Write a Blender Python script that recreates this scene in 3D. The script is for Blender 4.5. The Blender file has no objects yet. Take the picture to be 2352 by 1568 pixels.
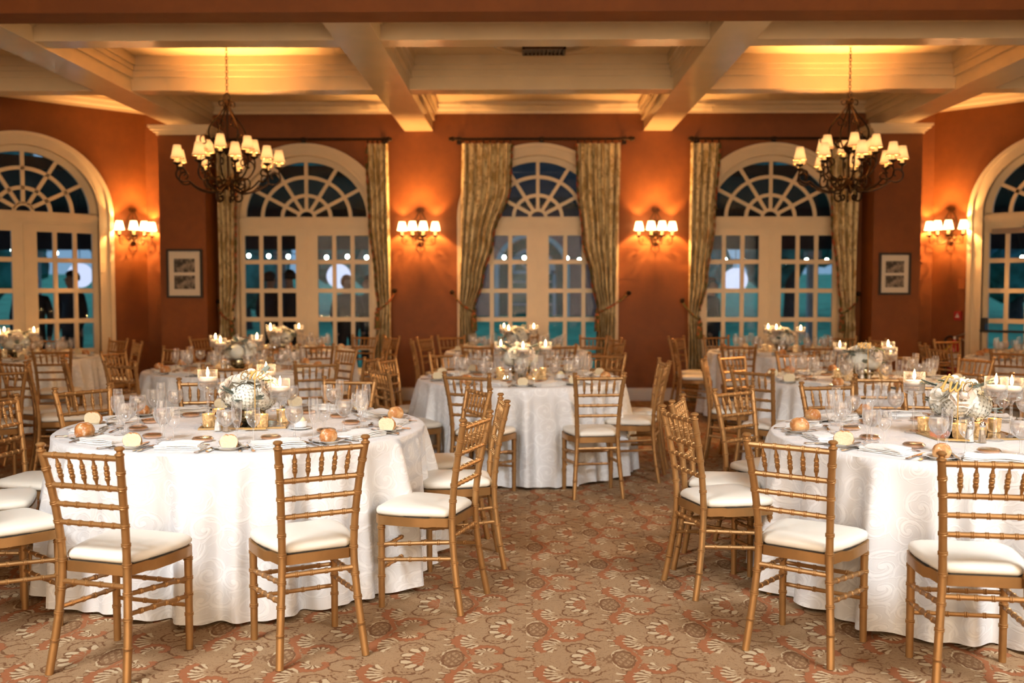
import bpy, math, random
from mathutils import Vector, Matrix
random.seed(7)
PI = math.pi
X_MID = 0.165                       # middle axis of the room
scene = bpy.context.scene
C = scene.collection

# ------------------------------------------------------------------ camera
F_PX = 2300.0                       # focal length for a 2352 px wide frame
cam_data = bpy.data.cameras.new('camera')
cam_data.sensor_width = 36.0
cam_data.lens = F_PX / 2352.0 * 36.0
cam_data.clip_end = 200
cam_data.dof.use_dof = True
cam_data.dof.focus_distance = 4.7
cam_data.dof.aperture_fstop = 1.9
cam = bpy.data.objects.new('camera', cam_data); C.objects.link(cam)
cam.location = (0, 0, 1.51)
cam.rotation_euler = (PI / 2 - math.atan(120 / F_PX), 0, math.atan(31 / F_PX))
scene.camera = cam

# ------------------------------------------------------------------ world, large lights, exposure
world = bpy.data.worlds.new('dusk'); scene.world = world
world.use_nodes = True
bg = world.node_tree.nodes['Background']
bg.inputs['Color'].default_value = (0.25, 0.42, 0.62, 1)
bg.inputs['Strength'].default_value = 0.62

def area_light(name, loc, target, sx, sy, power, color):
    l = bpy.data.lights.new(name, 'AREA'); l.shape = 'RECTANGLE'
    l.size = sx; l.size_y = sy; l.energy = power; l.color = color
    o = bpy.data.objects.new(name, l); C.objects.link(o)
    o.location = loc
    o.rotation_euler = (Vector(target) - Vector(loc)).to_track_quat('-Z', 'Y').to_euler()
    return o
# two added area lights standing in for the photographer's flash, either side of the camera just under the ceiling, aimed down at the front tables
for nm, loc, tgt, pw in (('flash_fill_left', (-2.5, 2.0, 3.6), (-1.2, 4.9, 0.3), 37), ('flash_fill_right', (3.15, 2.0, 3.6), (1.9, 4.8, 0.3), 39)):
    o_ = area_light(nm, loc, tgt, 1.2, 1.2, pw, (0.90, 0.955, 1.0)); o_.data.spread = 1.55
# flash bounced off the pale wall behind the photographer
area_light('bounce_behind_camera', (X_MID, -4.15, 2.0), (X_MID, 5.0, 2.15), 14.0, 3.4, 420, (1.0, 0.79, 0.56))
# warm strobe the photographer left at the right of the room, high on a stand
sp = bpy.data.lights.new('warm_strobe', 'SPOT'); sp.energy = 420; sp.color = (1.0, 0.62, 0.30)
sp.spot_size = 1.5; sp.spot_blend = 0.8; sp.shadow_soft_size = 0.05
spo = bpy.data.objects.new('warm_strobe', sp); C.objects.link(spo); spo.location = (5.9, 9.0, 2.7)
spo.rotation_euler = (Vector((0.6, 7.6, 0.3)) - spo.location).to_track_quat('-Z', 'Y').to_euler()

vs = scene.view_settings
vs.view_transform = 'Standard'; vs.look = 'None'; vs.gamma = 1.0; vs.use_curve_mapping = False
vs.exposure = 0.55
cy = scene.cycles
cy.max_bounces = 5; cy.diffuse_bounces = 2; cy.glossy_bounces = 2; cy.transmission_bounces = 3
cy.transparent_max_bounces = 20
cy.caustics_reflective = False; cy.caustics_refractive = False
cy.sample_clamp_indirect = 4.0
cy.use_denoising = True
cy.use_adaptive_sampling = True; cy.adaptive_threshold = 0.16; cy.adaptive_min_samples = 14

# ------------------------------------------------------------------ node helpers
class E:
    """a shader value with arithmetic"""
    def __init__(s, nt, v): s.nt = nt; s.v = v
    def _m(s, op, *a):
        n = s.nt.nodes.new('ShaderNodeMath'); n.operation = op
        for i, x in enumerate((s,) + a):
            x = x.v if isinstance(x, E) else x
            if isinstance(x, (int, float)): n.inputs[i].default_value = x
            else: s.nt.links.new(x, n.inputs[i])
        return E(s.nt, n.outputs[0])
    def __add__(s, o): return s._m('ADD', o)
    def __radd__(s, o): return s._m('ADD', o)
    def __sub__(s, o): return s._m('SUBTRACT', o)
    def __rsub__(s, o): return E(s.nt, o)._m('SUBTRACT', s)
    def __mul__(s, o): return s._m('MULTIPLY', o)
    def __rmul__(s, o): return s._m('MULTIPLY', o)
    def __truediv__(s, o): return s._m('DIVIDE', o)
    def lt(s, o): return s._m('LESS_THAN', o)
    def gt(s, o): return s._m('GREATER_THAN', o)
    def mn(s, o): return s._m('MINIMUM', o)
    def mx(s, o): return s._m('MAXIMUM', o)
    def abs(s): return s._m('ABSOLUTE')
    def sin(s): return s._m('SINE')
    def sqrt(s): return s._m('SQRT')
    def fract(s): return s._m('FRACT')
    def pow(s, o): return s._m('POWER', o)
    def atan2(s, o): return s._m('ARCTAN2', o)
    def wrap(s, lo, hi): return s._m('WRAP', hi, lo)
    def inv(s): return 1.0 - s
def length(a, b): return (a * a + b * b).sqrt()

def new_mat(name):
    m = bpy.data.materials.new(name); m.use_nodes = True
    nt = m.node_tree
    return m, nt, nt.nodes['Principled BSDF']
def rgb(c): return (c[0], c[1], c[2], 1.0)
def link_or(nt, v, sock):
    if isinstance(v, E): v = v.v
    if isinstance(v, (int, float)): sock.default_value = v
    elif isinstance(v, tuple): sock.default_value = rgb(v)
    else: nt.links.new(v, sock)
def mixc(nt, fac, a, b):
    n = nt.nodes.new('ShaderNodeMix'); n.data_type = 'RGBA'
    link_or(nt, fac, n.inputs[0]); link_or(nt, a, n.inputs[6]); link_or(nt, b, n.inputs[7])
    return n.outputs[2]
def coord(nt, kind='Object', scale=(1, 1, 1)):
    n = nt.nodes.new('ShaderNodeTexCoord'); mp = nt.nodes.new('ShaderNodeMapping')
    mp.inputs['Scale'].default_value = scale
    nt.links.new(n.outputs[kind], mp.inputs['Vector'])
    return mp.outputs['Vector']
def noise(nt, vec, scale, detail=3, rough=0.5, dist=0.0):
    n = nt.nodes.new('ShaderNodeTexNoise')
    n.inputs['Scale'].default_value = scale; n.inputs['Detail'].default_value = detail
    n.inputs['Roughness'].default_value = rough; n.inputs['Distortion'].default_value = dist
    if vec is not None: nt.links.new(vec, n.inputs['Vector'])
    return E(nt, n.outputs['Fac'])
def ramp(nt, v, lo, hi):
    n = nt.nodes.new('ShaderNodeMapRange'); n.interpolation_type = 'SMOOTHSTEP'
    link_or(nt, v, n.inputs[0]); n.inputs[1].default_value = lo; n.inputs[2].default_value = hi
    return E(nt, n.outputs[0])
def bump(nt, h, strength, dist, bsdf):
    b = nt.nodes.new('ShaderNodeBump'); b.inputs['Strength'].default_value = strength
    b.inputs['Distance'].default_value = dist
    link_or(nt, h, b.inputs['Height']); nt.links.new(b.outputs[0], bsdf.inputs['Normal'])

MATS = {}
def plain(name, col, rough=0.5, metal=0.0, var=0.0, vscale=8.0, emis=None, es=0.0, spec=0.5):
    m, nt, b = new_mat(name)
    b.inputs['Roughness'].default_value = rough; b.inputs['Metallic'].default_value = metal
    b.inputs['Specular IOR Level'].default_value = spec
    if var > 0:
        f = noise(nt, coord(nt), vscale, 4)
        d = tuple(max(0, c * (1 - var)) for c in col); l = tuple(min(1, c * (1 + var)) for c in col)
        nt.links.new(mixc(nt, ramp(nt, f, 0.3, 0.7), d, l), b.inputs['Base Color'])
    else: b.inputs['Base Color'].default_value = rgb(col)
    if emis:
        b.inputs['Emission Color'].default_value = rgb(emis); b.inputs['Emission Strength'].default_value = es
    MATS[name] = m; return m

# painted walls: mottled terracotta glaze
m, nt, b = new_mat('terracotta_wall'); MATS['wall'] = m
co = coord(nt)
f1 = noise(nt, co, 1.3, 6, 0.6); f2 = noise(nt, co, 9, 4, 0.6)
c1 = mixc(nt, ramp(nt, f1, 0.3, 0.72), (0.195, 0.055, 0.0065), (0.262, 0.076, 0.009))
nt.links.new(mixc(nt, ramp(nt, f2, 0.35, 0.75) * 0.35, c1, (0.165, 0.043, 0.0048)), b.inputs['Base Color'])
b.inputs['Roughness'].default_value = 0.62
plain('cream_ceiling', (0.86, 0.66, 0.39), 0.55, var=0.03, vscale=3)
plain('cream_gloss', (0.86, 0.66, 0.40), 0.22, var=0.03, vscale=3)
plain('cream_trim', (0.85, 0.68, 0.45), 0.38, var=0.03, vscale=5)
plain('base_trim', (0.78, 0.72, 0.66), 0.4, var=0.03)
plain('iron', (0.035, 0.018, 0.009), 0.42, 0.75, var=0.4, vscale=30)
plain('bronze_iron', (0.085, 0.042, 0.018), 0.4, 0.8, var=0.4, vscale=40)
plain('gold_paint', (0.40, 0.215, 0.078), 0.38, 0.58, var=0.07, vscale=14)
plain('gold_metal', (0.80, 0.52, 0.20), 0.25, 1.0)
plain('brass_stick', (0.62, 0.40, 0.14), 0.35, 0.7)
plain('ivory_vinyl', (0.84, 0.79, 0.69), 0.42, var=0.02, vscale=4)
plain('dark_gap', (0.02, 0.016, 0.012), 0.7)
plain('silver', (0.62, 0.58, 0.54), 0.16, 1.0, var=0.1, vscale=60)
plain('porcelain', (0.86, 0.85, 0.83), 0.15)
plain('napkin_cloth', (0.84, 0.82, 0.79), 0.8, var=0.03, vscale=50)
plain('wax', (0.95, 0.80, 0.66), 0.45)
plain('butter', (0.88, 0.78, 0.50), 0.5)
plain('favour_tan', (0.64, 0.30, 0.13), 0.45, var=0.15, vscale=60)
plain('favour_dark', (0.10, 0.055, 0.03), 0.35, var=0.3, vscale=60)
plain('print_mat', (0.78, 0.70, 0.58), 0.8)
plain('frame_black', (0.018, 0.014, 0.010), 0.35)
plain('red_paint', (0.42, 0.015, 0.015), 0.35)
plain('dark_plastic', (0.012, 0.011, 0.010), 0.4)
plain('grey_metal', (0.42, 0.38, 0.34), 0.35, 0.8)
plain('tan_plate', (0.42, 0.13, 0.03), 0.5)
plain('yellow_tag', (0.70, 0.45, 0.03), 0.5)
plain('white_label', (0.75, 0.72, 0.68), 0.5)
plain('dusty_leaf', (0.27, 0.32, 0.28), 0.75, var=0.15, vscale=40)
plain('green_leaf', (0.07, 0.13, 0.05), 0.5, var=0.3, vscale=40)
for nm_, cc in (('petal_white', (0.98, 0.94, 0.84)), ('petal_green', (0.98, 0.97, 0.88)), ('petal_blush', (0.97, 0.84, 0.72))):
    m, nt, b = new_mat(nm_); MATS[nm_] = m
    b.inputs['Base Color'].default_value = rgb(cc); b.inputs['Roughness'].default_value = 0.6
    tr = nt.nodes.new('ShaderNodeBsdfTranslucent'); tr.inputs[0].default_value = rgb(cc)
    mx = nt.nodes.new('ShaderNodeMixShader'); mx.inputs[0].default_value = 0.15
    nt.links.new(b.outputs[0], mx.inputs[1]); nt.links.new(tr.outputs[0], mx.inputs[2]); nt.links.new(mx.outputs[0], nt.nodes['Material Output'].inputs[0])
plain('mirror', (0.80, 0.76, 0.70), 0.06, 1.0)
plain('mirror_rim', (0.55, 0.36, 0.16), 0.35, 0.6)
plain('chrome', (0.75, 0.75, 0.76), 0.12, 1.0)
plain('white_paint', (0.62, 0.62, 0.64), 0.5)
plain('suit', (0.014, 0.013, 0.015), 0.7)
plain('suit_grey', (0.07, 0.07, 0.06), 0.8)
plain('skin', (0.55, 0.28, 0.18), 0.55)
plain('hair_dark', (0.035, 0.016, 0.008), 0.6)
plain('hair_red', (0.42, 0.12, 0.03), 0.6)
plain('shirt', (0.5, 0.48, 0.46), 0.7)
plain('paving', (0.22, 0.21, 0.20), 0.8, var=0.2, vscale=2)
plain('lawn', (0.09, 0.40, 0.25), 0.9, var=0.25, vscale=1.5)
plain('tree_leaf', (0.045, 0.21, 0.20), 0.8, var=0.5, vscale=2.5)
plain('tree_leaf_blue', (0.06, 0.20, 0.27), 0.8, var=0.5, vscale=2.5)
plain('bark', (0.06, 0.05, 0.05), 0.9, var=0.3)
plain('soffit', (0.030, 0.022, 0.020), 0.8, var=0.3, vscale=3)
plain('stone_trim', (0.55, 0.62, 0.66), 0.7)
plain('dark_glass', (0.05, 0.17, 0.15), 0.1)
plain('shaker_salt', (0.80, 0.78, 0.76), 0.4)
plain('shaker_pepper', (0.36, 0.27, 0.19), 0.5, var=0.5, vscale=500)
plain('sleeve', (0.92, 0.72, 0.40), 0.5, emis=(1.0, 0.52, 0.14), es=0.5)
plain('print_grey', (0.2, 0.2, 0.2), 0.7)

def emitter(name, col, strength):
    m = bpy.data.materials.new(name); m.use_nodes = True; nt = m.node_tree
    nt.nodes.remove(nt.nodes['Principled BSDF'])
    e = nt.nodes.new('ShaderNodeEmission'); e.inputs[0].default_value = rgb(col); e.inputs[1].default_value = strength
    nt.links.new(e.outputs[0], nt.nodes['Material Output'].inputs[0])
    MATS[name] = m; return m
emitter('flame', (1.0, 0.66, 0.27), 34.0)
emitter('bulb_white', (0.80, 1.0, 0.90), 14.0)
emitter('paper_lantern', (0.56, 0.60, 0.80), 0.95)

def lamp_shade(name, col, strength):
    """pleated fabric shade with a bulb behind it: brighter half way up"""
    m, nt, b = new_mat(name)
    sx = nt.nodes.new('ShaderNodeSeparateXYZ'); nt.links.new(coord(nt, 'Generated'), sx.inputs[0])
    z = E(nt, sx.outputs[2]); x = E(nt, sx.outputs[0]) - 0.5; y = E(nt, sx.outputs[1]) - 0.5
    ribs = (y.atan2(x) * 8.0).sin().abs()
    g = ramp(nt, (z - 0.5).abs(), 0.75, 0.0) * 0.75 + 0.25
    s = g * (ribs.pow(0.4) * 0.35 + 0.65) * strength
    b.inputs['Base Color'].default_value = rgb((0.8, 0.62, 0.38))
    b.inputs['Emission Color'].default_value = rgb(col)
    link_or(nt, s, b.inputs['Emission Strength'])
    MATS[name] = m
lamp_shade('sconce_shade', (1.0, 0.62, 0.27), 9.0)
lamp_shade('chandelier_shade', (1.0, 0.50, 0.165), 0.95)

# thin drinking glass: mostly clear, reflecting towards the rim, plus white diffuse painted in as rim highlight
def thin_glass(name, base, edge, power, tint=(0.97, 0.96, 0.95), rough=0.03, rim_glint=0.0):
    m = bpy.data.materials.new(name); m.use_nodes = True; nt = m.node_tree
    nt.nodes.remove(nt.nodes['Principled BSDF'])
    lw = nt.nodes.new('ShaderNodeLayerWeight'); lw.inputs[0].default_value = 0.5
    fac = E(nt, lw.outputs['Facing']).pow(power) * edge + base
    t = nt.nodes.new('ShaderNodeBsdfTransparent'); t.inputs[0].default_value = rgb(tint)
    g = nt.nodes.new('ShaderNodeBsdfGlossy'); g.inputs['Roughness'].default_value = rough
    g.inputs[0].default_value = (0.95, 0.95, 0.95, 1)
    df = nt.nodes.new('ShaderNodeBsdfDiffuse'); df.inputs[0].default_value = (0.95, 0.93, 0.91, 1)
    gd = nt.nodes.new('ShaderNodeMixShader'); gd.inputs[0].default_value = rim_glint
    nt.links.new(g.outputs[0], gd.inputs[1]); nt.links.new(df.outputs[0], gd.inputs[2])
    mx = nt.nodes.new('ShaderNodeMixShader')
    nt.links.new(fac.v, mx.inputs[0]); nt.links.new(t.outputs[0], mx.inputs[1]); nt.links.new(gd.outputs[0], mx.inputs[2])
    nt.links.new(mx.outputs[0], nt.nodes['Material Output'].inputs[0]); MATS[name] = m; return m, nt, mx, t
thin_glass('drinking_glass', 0.10, 0.85, 1.8, (0.99, 0.985, 0.98), 0.03, 0.42)
thin_glass('window_glass', 0.009, 0.5, 5.0, (0.93, 0.96, 0.97), 0.01)
thin_glass('shaker_glass', 0.10, 0.6, 2.5)
thin_glass('cellophane', 0.25, 0.5, 2.0, rough=0.2)
m, nt, mx, t = thin_glass('water', 0.10, 0.6, 2.0, (0.995, 0.99, 0.985), 0.03, 0.3)
rf = nt.nodes.new('ShaderNodeBsdfRefraction'); rf.inputs['IOR'].default_value = 1.25; rf.inputs['Roughness'].default_value = 0.03
m2 = nt.nodes.new('ShaderNodeMixShader'); m2.inputs[0].default_value = 0.35
nt.links.new(t.outputs[0], m2.inputs[1]); nt.links.new(rf.outputs[0], m2.inputs[2]); nt.links.new(m2.outputs[0], mx.inputs[1])

# mercury glass votive, the candle's glow painted in as mottled emission
m, nt, b = new_mat('votive_gold'); MATS['votive_gold'] = m
fz = noise(nt, coord(nt), 45, 4, 0.7)
b.inputs['Base Color'].default_value = rgb((0.72, 0.46, 0.20)); b.inputs['Metallic'].default_value = 0.6
b.inputs['Roughness'].default_value = 0.25; b.inputs['Emission Color'].default_value = rgb((1.0, 0.60, 0.26))
link_or(nt, ramp(nt, fz, 0.4, 0.75) * 0.5 + 0.06, b.inputs['Emission Strength'])
m, nt, b = new_mat('mercury_bowl'); MATS['mercury_bowl'] = m
fz = noise(nt, coord(nt), 40, 4, 0.7)
nt.links.new(mixc(nt, ramp(nt, fz, 0.4, 0.6), (0.10, 0.08, 0.03), (0.55, 0.47, 0.30)), b.inputs['Base Color'])
b.inputs['Metallic'].default_value = 0.9; b.inputs['Roughness'].default_value = 0.2

# bread
m, nt, b = new_mat('bread_crust'); MATS['bread_crust'] = m
co = coord(nt)
c1 = mixc(nt, ramp(nt, noise(nt, co, 22, 4), 0.35, 0.7), (0.46, 0.16, 0.035), (0.74, 0.42, 0.17))
nt.links.new(mixc(nt, ramp(nt, noise(nt, co, 60, 3), 0.55, 0.7) * 0.5, c1, (0.88, 0.80, 0.68)), b.inputs['Base Color'])
b.inputs['Roughness'].default_value = 0.6; bump(nt, noise(nt, co, 90, 3), 0.4, 0.002, b)
m, nt, b = new_mat('bread_crumb'); MATS['bread_crumb'] = m
co = coord(nt)
nt.links.new(mixc(nt, noise(nt, co, 160, 3), (0.68, 0.53, 0.31), (0.82, 0.72, 0.51)), b.inputs['Base Color'])
b.inputs['Roughness'].default_value = 0.85; bump(nt, noise(nt, co, 170, 3), 0.8, 0.002, b)

# damask table linen: woven scrolls, the figure a little brighter and smoother than the ground
m, nt, b = new_mat('damask_linen'); MATS['damask'] = m
uv = nt.nodes.new('ShaderNodeUVMap'); uv.uv_map = 'UVMap'
wob = nt.nodes.new('ShaderNodeMapping'); wob.inputs['Scale'].default_value = (8.0, 8.0, 1)
nt.links.new(uv.outputs[0], wob.inputs['Vector'])
vo = nt.nodes.new('ShaderNodeTexVoronoi'); vo.voronoi_dimensions = '2D'; vo.inputs['Scale'].default_value = 1.0
vo.inputs['Randomness'].default_value = 0.75
nt.links.new(wob.outputs[0], vo.inputs['Vector'])
sv = nt.nodes.new('ShaderNodeVectorMath'); sv.operation = 'SUBTRACT'
nt.links.new(wob.outputs[0], sv.inputs[0]); nt.links.new(vo.outputs['Position'], sv.inputs[1])
sx = nt.nodes.new('ShaderNodeSeparateXYZ'); nt.links.new(sv.outputs[0], sx.inputs[0])
sc = nt.nodes.new('ShaderNodeSeparateColor'); nt.links.new(vo.outputs['Color'], sc.inputs[0])
dx, dy = E(nt, sx.outputs[0]), E(nt, sx.outputs[1])
rnd = E(nt, sc.outputs[0]); flip = E(nt, sc.outputs[1]).gt(0.5) * 2.0 - 1.0
r = length(dx, dy)
ang = dy.atan2(dx * flip) / (2 * PI) + rnd
sp1 = (ang - r * 2.0 + 8.0).fract()
line = (sp1 - 0.5).abs()
w = ramp(nt, line, 0.12, 0.07) * r.gt(0.06) * ramp(nt, r, 0.62, 0.52)
thin = ramp(nt, (line - 0.25).abs(), 0.04, 0.015) * ramp(nt, r, 0.7, 0.6)
hub = ramp(nt, r, 0.11, 0.08)
leaf = ramp(nt, ((ang * 6.0 * PI).sin() * 0.10 + 0.42 - r).abs(), 0.05, 0.02)
fig = w.mx(thin * 0.6).mx(hub).mx(leaf * 0.7)
nt.links.new(mixc(nt, fig, (0.745, 0.735, 0.73), (0.835, 0.83, 0.825)), b.inputs['Base Color'])
link_or(nt, fig * -0.17 + 0.52, b.inputs['Roughness'])
b.inputs['Sheen Weight'].default_value = 0.15
bump(nt, fig, 0.25, 0.004, b)

# curtain print: cream ground with olive, bronze and rust foliage
m, nt, b = new_mat('curtain_print'); MATS['curtain'] = m
co = coord(nt, 'Object', (1.0, 1.0, 0.55))
n1 = noise(nt, co, 9, 4, 0.6, 1.0); n2 = noise(nt, co, 22, 3, 0.6, 0.8); n3 = noise(nt, co, 7, 3, 0.5, 0.6)
c1 = mixc(nt, ramp(nt, n1, 0.47, 0.56), (0.95, 0.78, 0.46), (0.58, 0.42, 0.18))
c2 = mixc(nt, ramp(nt, n2, 0.57, 0.65), c1, (0.36, 0.26, 0.10))
nt.links.new(mixc(nt, ramp(nt, n3, 0.60, 0.70) * 0.6, c2, (0.50, 0.24, 0.06)), b.inputs['Base Color'])
b.inputs['Roughness'].default_value = 0.7; b.inputs['Sheen Weight'].default_value = 0.1
m, nt, b = new_mat('curtain_fringe'); MATS['fringe'] = m
nt.links.new(mixc(nt, ramp(nt, noise(nt, coord(nt), 18, 2), 0.45, 0.6), (0.10, 0.085, 0.02), (0.38, 0.09, 0.03)), b.inputs['Base Color'])
b.inputs['Roughness'].default_value = 0.9

# engraving prints in the frames
m, nt, b = new_mat('engraving'); MATS['engraving'] = m
co = coord(nt)
nt.links.new(mixc(nt, ramp(nt, noise(nt, co, 11, 6, 0.65), 0.42, 0.62), (0.035, 0.03, 0.025), (0.34, 0.29, 0.23)), b.inputs['Base Color'])
b.inputs['Roughness'].default_value = 0.6

# brick of the house across the garden
m, nt, b = new_mat('pink_brick'); MATS['brick'] = m
bt = nt.nodes.new('ShaderNodeTexBrick'); bt.inputs['Scale'].default_value = 4.0
bt.inputs['Color1'].default_value = rgb((0.52, 0.20, 0.16)); bt.inputs['Color2'].default_value = rgb((0.44, 0.17, 0.14))
bt.inputs['Mortar'].default_value = rgb((0.4, 0.3, 0.27))
mp = nt.nodes.new('ShaderNodeMapping'); mp.inputs['Rotation'].default_value = (PI / 2, 0, 0)
tc = nt.nodes.new('ShaderNodeTexCoord'); nt.links.new(tc.outputs['Object'], mp.inputs[0]); nt.links.new(mp.outputs[0], bt.inputs[0])
nt.links.new(bt.outputs[0], b.inputs['Base Color']); b.inputs['Roughness'].default_value = 0.9


# bulb and candle lights do the lighting; glow put into these materials is not sampled
for n_ in ('sconce_shade', 'chandelier_shade', 'votive_gold', 'sleeve', 'bulb_white', 'paper_lantern', 'flame'):
    MATS[n_].cycles.emission_sampling = 'NONE'
# carpet: half-drop repeat of pineapples, acanthus leaves and scrolls
m, nt, b = new_mat('damask_carpet'); MATS['carpet'] = m
tc = nt.nodes.new('ShaderNodeTexCoord'); sx = nt.nodes.new('ShaderNodeSeparateXYZ')
wn = nt.nodes.new('ShaderNodeTexNoise'); wn.inputs['Scale'].default_value = 45; wn.inputs['Detail'].default_value = 1
nt.links.new(tc.outputs['Object'], wn.inputs['Vector'])
va = nt.nodes.new('ShaderNodeVectorMath'); va.operation = 'MULTIPLY_ADD'; va.inputs[1].default_value = (0.020, 0.020, 0)
nt.links.new(wn.outputs['Color'], va.inputs[0]); nt.links.new(tc.outputs['Object'], va.inputs[2])
nt.links.new(va.outputs[0], sx.inputs[0])
PX, PY = E(nt, sx.outputs[0]) - 0.010, E(nt, sx.outputs[1]) - 0.010
def capsule(u, y, ax, ay, bx, by):
    """distance to a segment"""
    dx_, dy_ = bx - ax, by - ay; L2 = dx_ * dx_ + dy_ * dy_
    h = (((u - ax) * dx_ + (y - ay) * dy_) / L2).mx(0.0).mn(1.0)
    return length(u - ax - h * dx_, y - ay - h * dy_)
def motif(ox, oy):
    u1 = (PX - ox).wrap(-0.35, 0.35); v1 = (PY - oy).wrap(-0.355, 0.355)
    u2 = (u1 + 0.35).wrap(-0.35, 0.35); v2 = (v1 + 0.355).wrap(-0.355, 0.355)
    far = (u1.abs() + v1.abs()).gt(0.3525)          # the other motif of the half-drop repeat is nearer
    u = u1 + (u2 - u1) * far; v = v1 + (v2 - v1) * far
    y = v.abs()
    # pineapple with trellis
    e = length((u + 0.066) / 0.044, y / 0.088)
    hatch = ((u + v * 0.5) * 210.0).sin().gt(0.35).mx(((u - v * 0.5) * 210.0).sin().gt(0.35))
    brown = (e - 1.0).abs().lt(0.09).mx(hatch * e.lt(0.98) * 0.7)
    cream = (e - 1.2).abs().lt(0.06) * u.lt(-0.06) * u.gt(-0.115)
    tail = y.lt((u + 0.185) * 0.75) * u.lt(-0.112)
    brown = brown.mx(hatch * tail * 0.7)
    # fan-shaped flower left of the pineapple
    du = u + 0.185; c = y * 0.72
    r = length(du, c); th = c.atan2(0.0 - du)
    lim = (th * 5.5).sin().abs() * 0.022 + 0.076
    half = th.abs().lt(1.75)
    fan = r.lt(lim) * half
    stripe = (th * 11.0 + r * 45.0).sin()
    core = r.lt(0.056)
    orange = fan * core * stripe.lt(0.75)
    cream = cream.mx(fan * (1.0 - core) * stripe.gt(-0.45))
    brown = brown.mx((r - lim - 0.003).abs().lt(0.003) * half).mx(fan * (1.0 - core) * stripe.lt(-0.45))
    # curling leaves to the right of the joint
    a = u - 0.068; c = y - 0.078
    rho = length(a, c); ph = c.atan2(a).wrap(-0.9, 2 * PI - 0.9)
    inr = ph.gt(-0.45) * ph.lt(3.75)
    edge = 0.060 + (ph * 17.0).sin() * 0.003
    wd = 0.017 - (ph - 1.9).abs() * 0.0032
    orange = orange.mx((rho - edge).abs().lt(wd) * inr)
    fr = (ph * 9.0 - rho * 90.0).sin()
    frond = rho.lt(edge - wd) * rho.gt(0.008) * ph.gt(0.2) * ph.lt(4.3)
    cream = cream.mx(frond * fr.gt(0.1))
    brown = brown.mx(((rho - edge).abs() - wd).abs().lt(0.0028) * inr).mx(frond * fr.lt(-0.55))
    orange = orange.mx(length(a - 0.048, c + 0.020).lt(0.013))
    # leaves sweeping up and down to the left
    a = u - 0.050; c = y - 0.205
    rho = length(a, c); ph = c.atan2(a).wrap(0.0, 2 * PI)
    inr = ph.gt(2.45) * ph.lt(4.25)
    edge = 0.118 + (ph * 19.0).sin() * 0.004
    wd = 0.021 - (ph - 3.1).abs() * 0.010
    band = (rho - edge).abs().lt(wd) * inr
    stem = capsule(u, y, 0.0, 0.0, -0.040, 0.125)
    orange = orange.mx(band).mx(stem.lt(0.010))
    fr = (ph * 17.0 + rho * 60.0).sin()
    frond = rho.lt(edge - wd) * rho.gt(0.052 + (ph * 17.0).sin() * 0.012) * ph.gt(2.25) * ph.lt(4.35)
    cream = cream.mx(frond * fr.gt(0.0))
    brown = brown.mx(frond * fr.lt(-0.5)).mx(((rho - edge).abs() - wd).abs().lt(0.003) * inr)
    tips = rho.gt(edge + wd) * rho.lt(0.150 + (ph * 15.0).sin() * 0.022) * ph.gt(2.55) * ph.lt(3.6)
    brown = brown.mx(tips * (ph * 15.0).sin().gt(-0.1)); cream = cream.mx(tips * (ph * 15.0).sin().gt(0.75))
    # long stems and scrolls
    a = u + 0.030; c = y - 0.235; rho = length(a, c); ph = c.atan2(a).wrap(0.0, 2 * PI)
    brown = brown.mx((rho - 0.165).abs().lt(0.0042) * ph.gt(1.3) * ph.lt(3.9))
    for cx, cyy, k, rm, fl in ((0.205, 0.095, 15.0, 0.09, 1.0), (0.115, 0.225, 16.0, 0.085, -1.0)):
        a = u - cx; c = (y - cyy) * fl; rho = length(a, c)
        s = ((c.atan2(a)) / (2 * PI) - rho * k + 9.0).fract()
        brown = brown.mx((s - 0.5).abs().lt(0.075) * rho.lt(rm) * rho.gt(0.012))
    orange = orange.mx(((u - 0.205).abs() * 0.8 + y).lt(0.022))
    dots = (length(u - 0.08, y - 0.02) - 0.185).abs().lt(0.005) * (y.atan2(u - 0.08) * 55.0).sin().gt(0.2)
    return orange, cream, brown.mx(dots)
o1, k1, b1 = motif(0.12, 4.38)
speck = noise(nt, tc.outputs['Object'], 420, 0)
vine = noise(nt, tc.outputs['Object'], 30, 1, 0.6, 0.0)
base = mixc(nt, ramp(nt, speck, 0.35, 0.65), (0.335, 0.205, 0.108), (0.44, 0.285, 0.155))
base = mixc(nt, ramp(nt, (vine - 0.5).abs(), 0.022, 0.006) * 0.55, base, (0.17, 0.075, 0.03))
c1 = mixc(nt, b1 * 0.85, base, (0.155, 0.066, 0.027))
c2 = mixc(nt, o1 * 0.92, c1, (0.36, 0.125, 0.052))
c3 = mixc(nt, k1 * 0.92, c2, (0.62, 0.48, 0.30))
nt.links.new(mixc(nt, speck * 0.18, c3, (0.28, 0.14, 0.07)), b.inputs['Base Color'])
b.inputs['Roughness'].default_value = 0.95; b.inputs['Specular IOR Level'].default_value = 0.1
bump(nt, speck, 0.5, 0.004, b)

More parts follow.
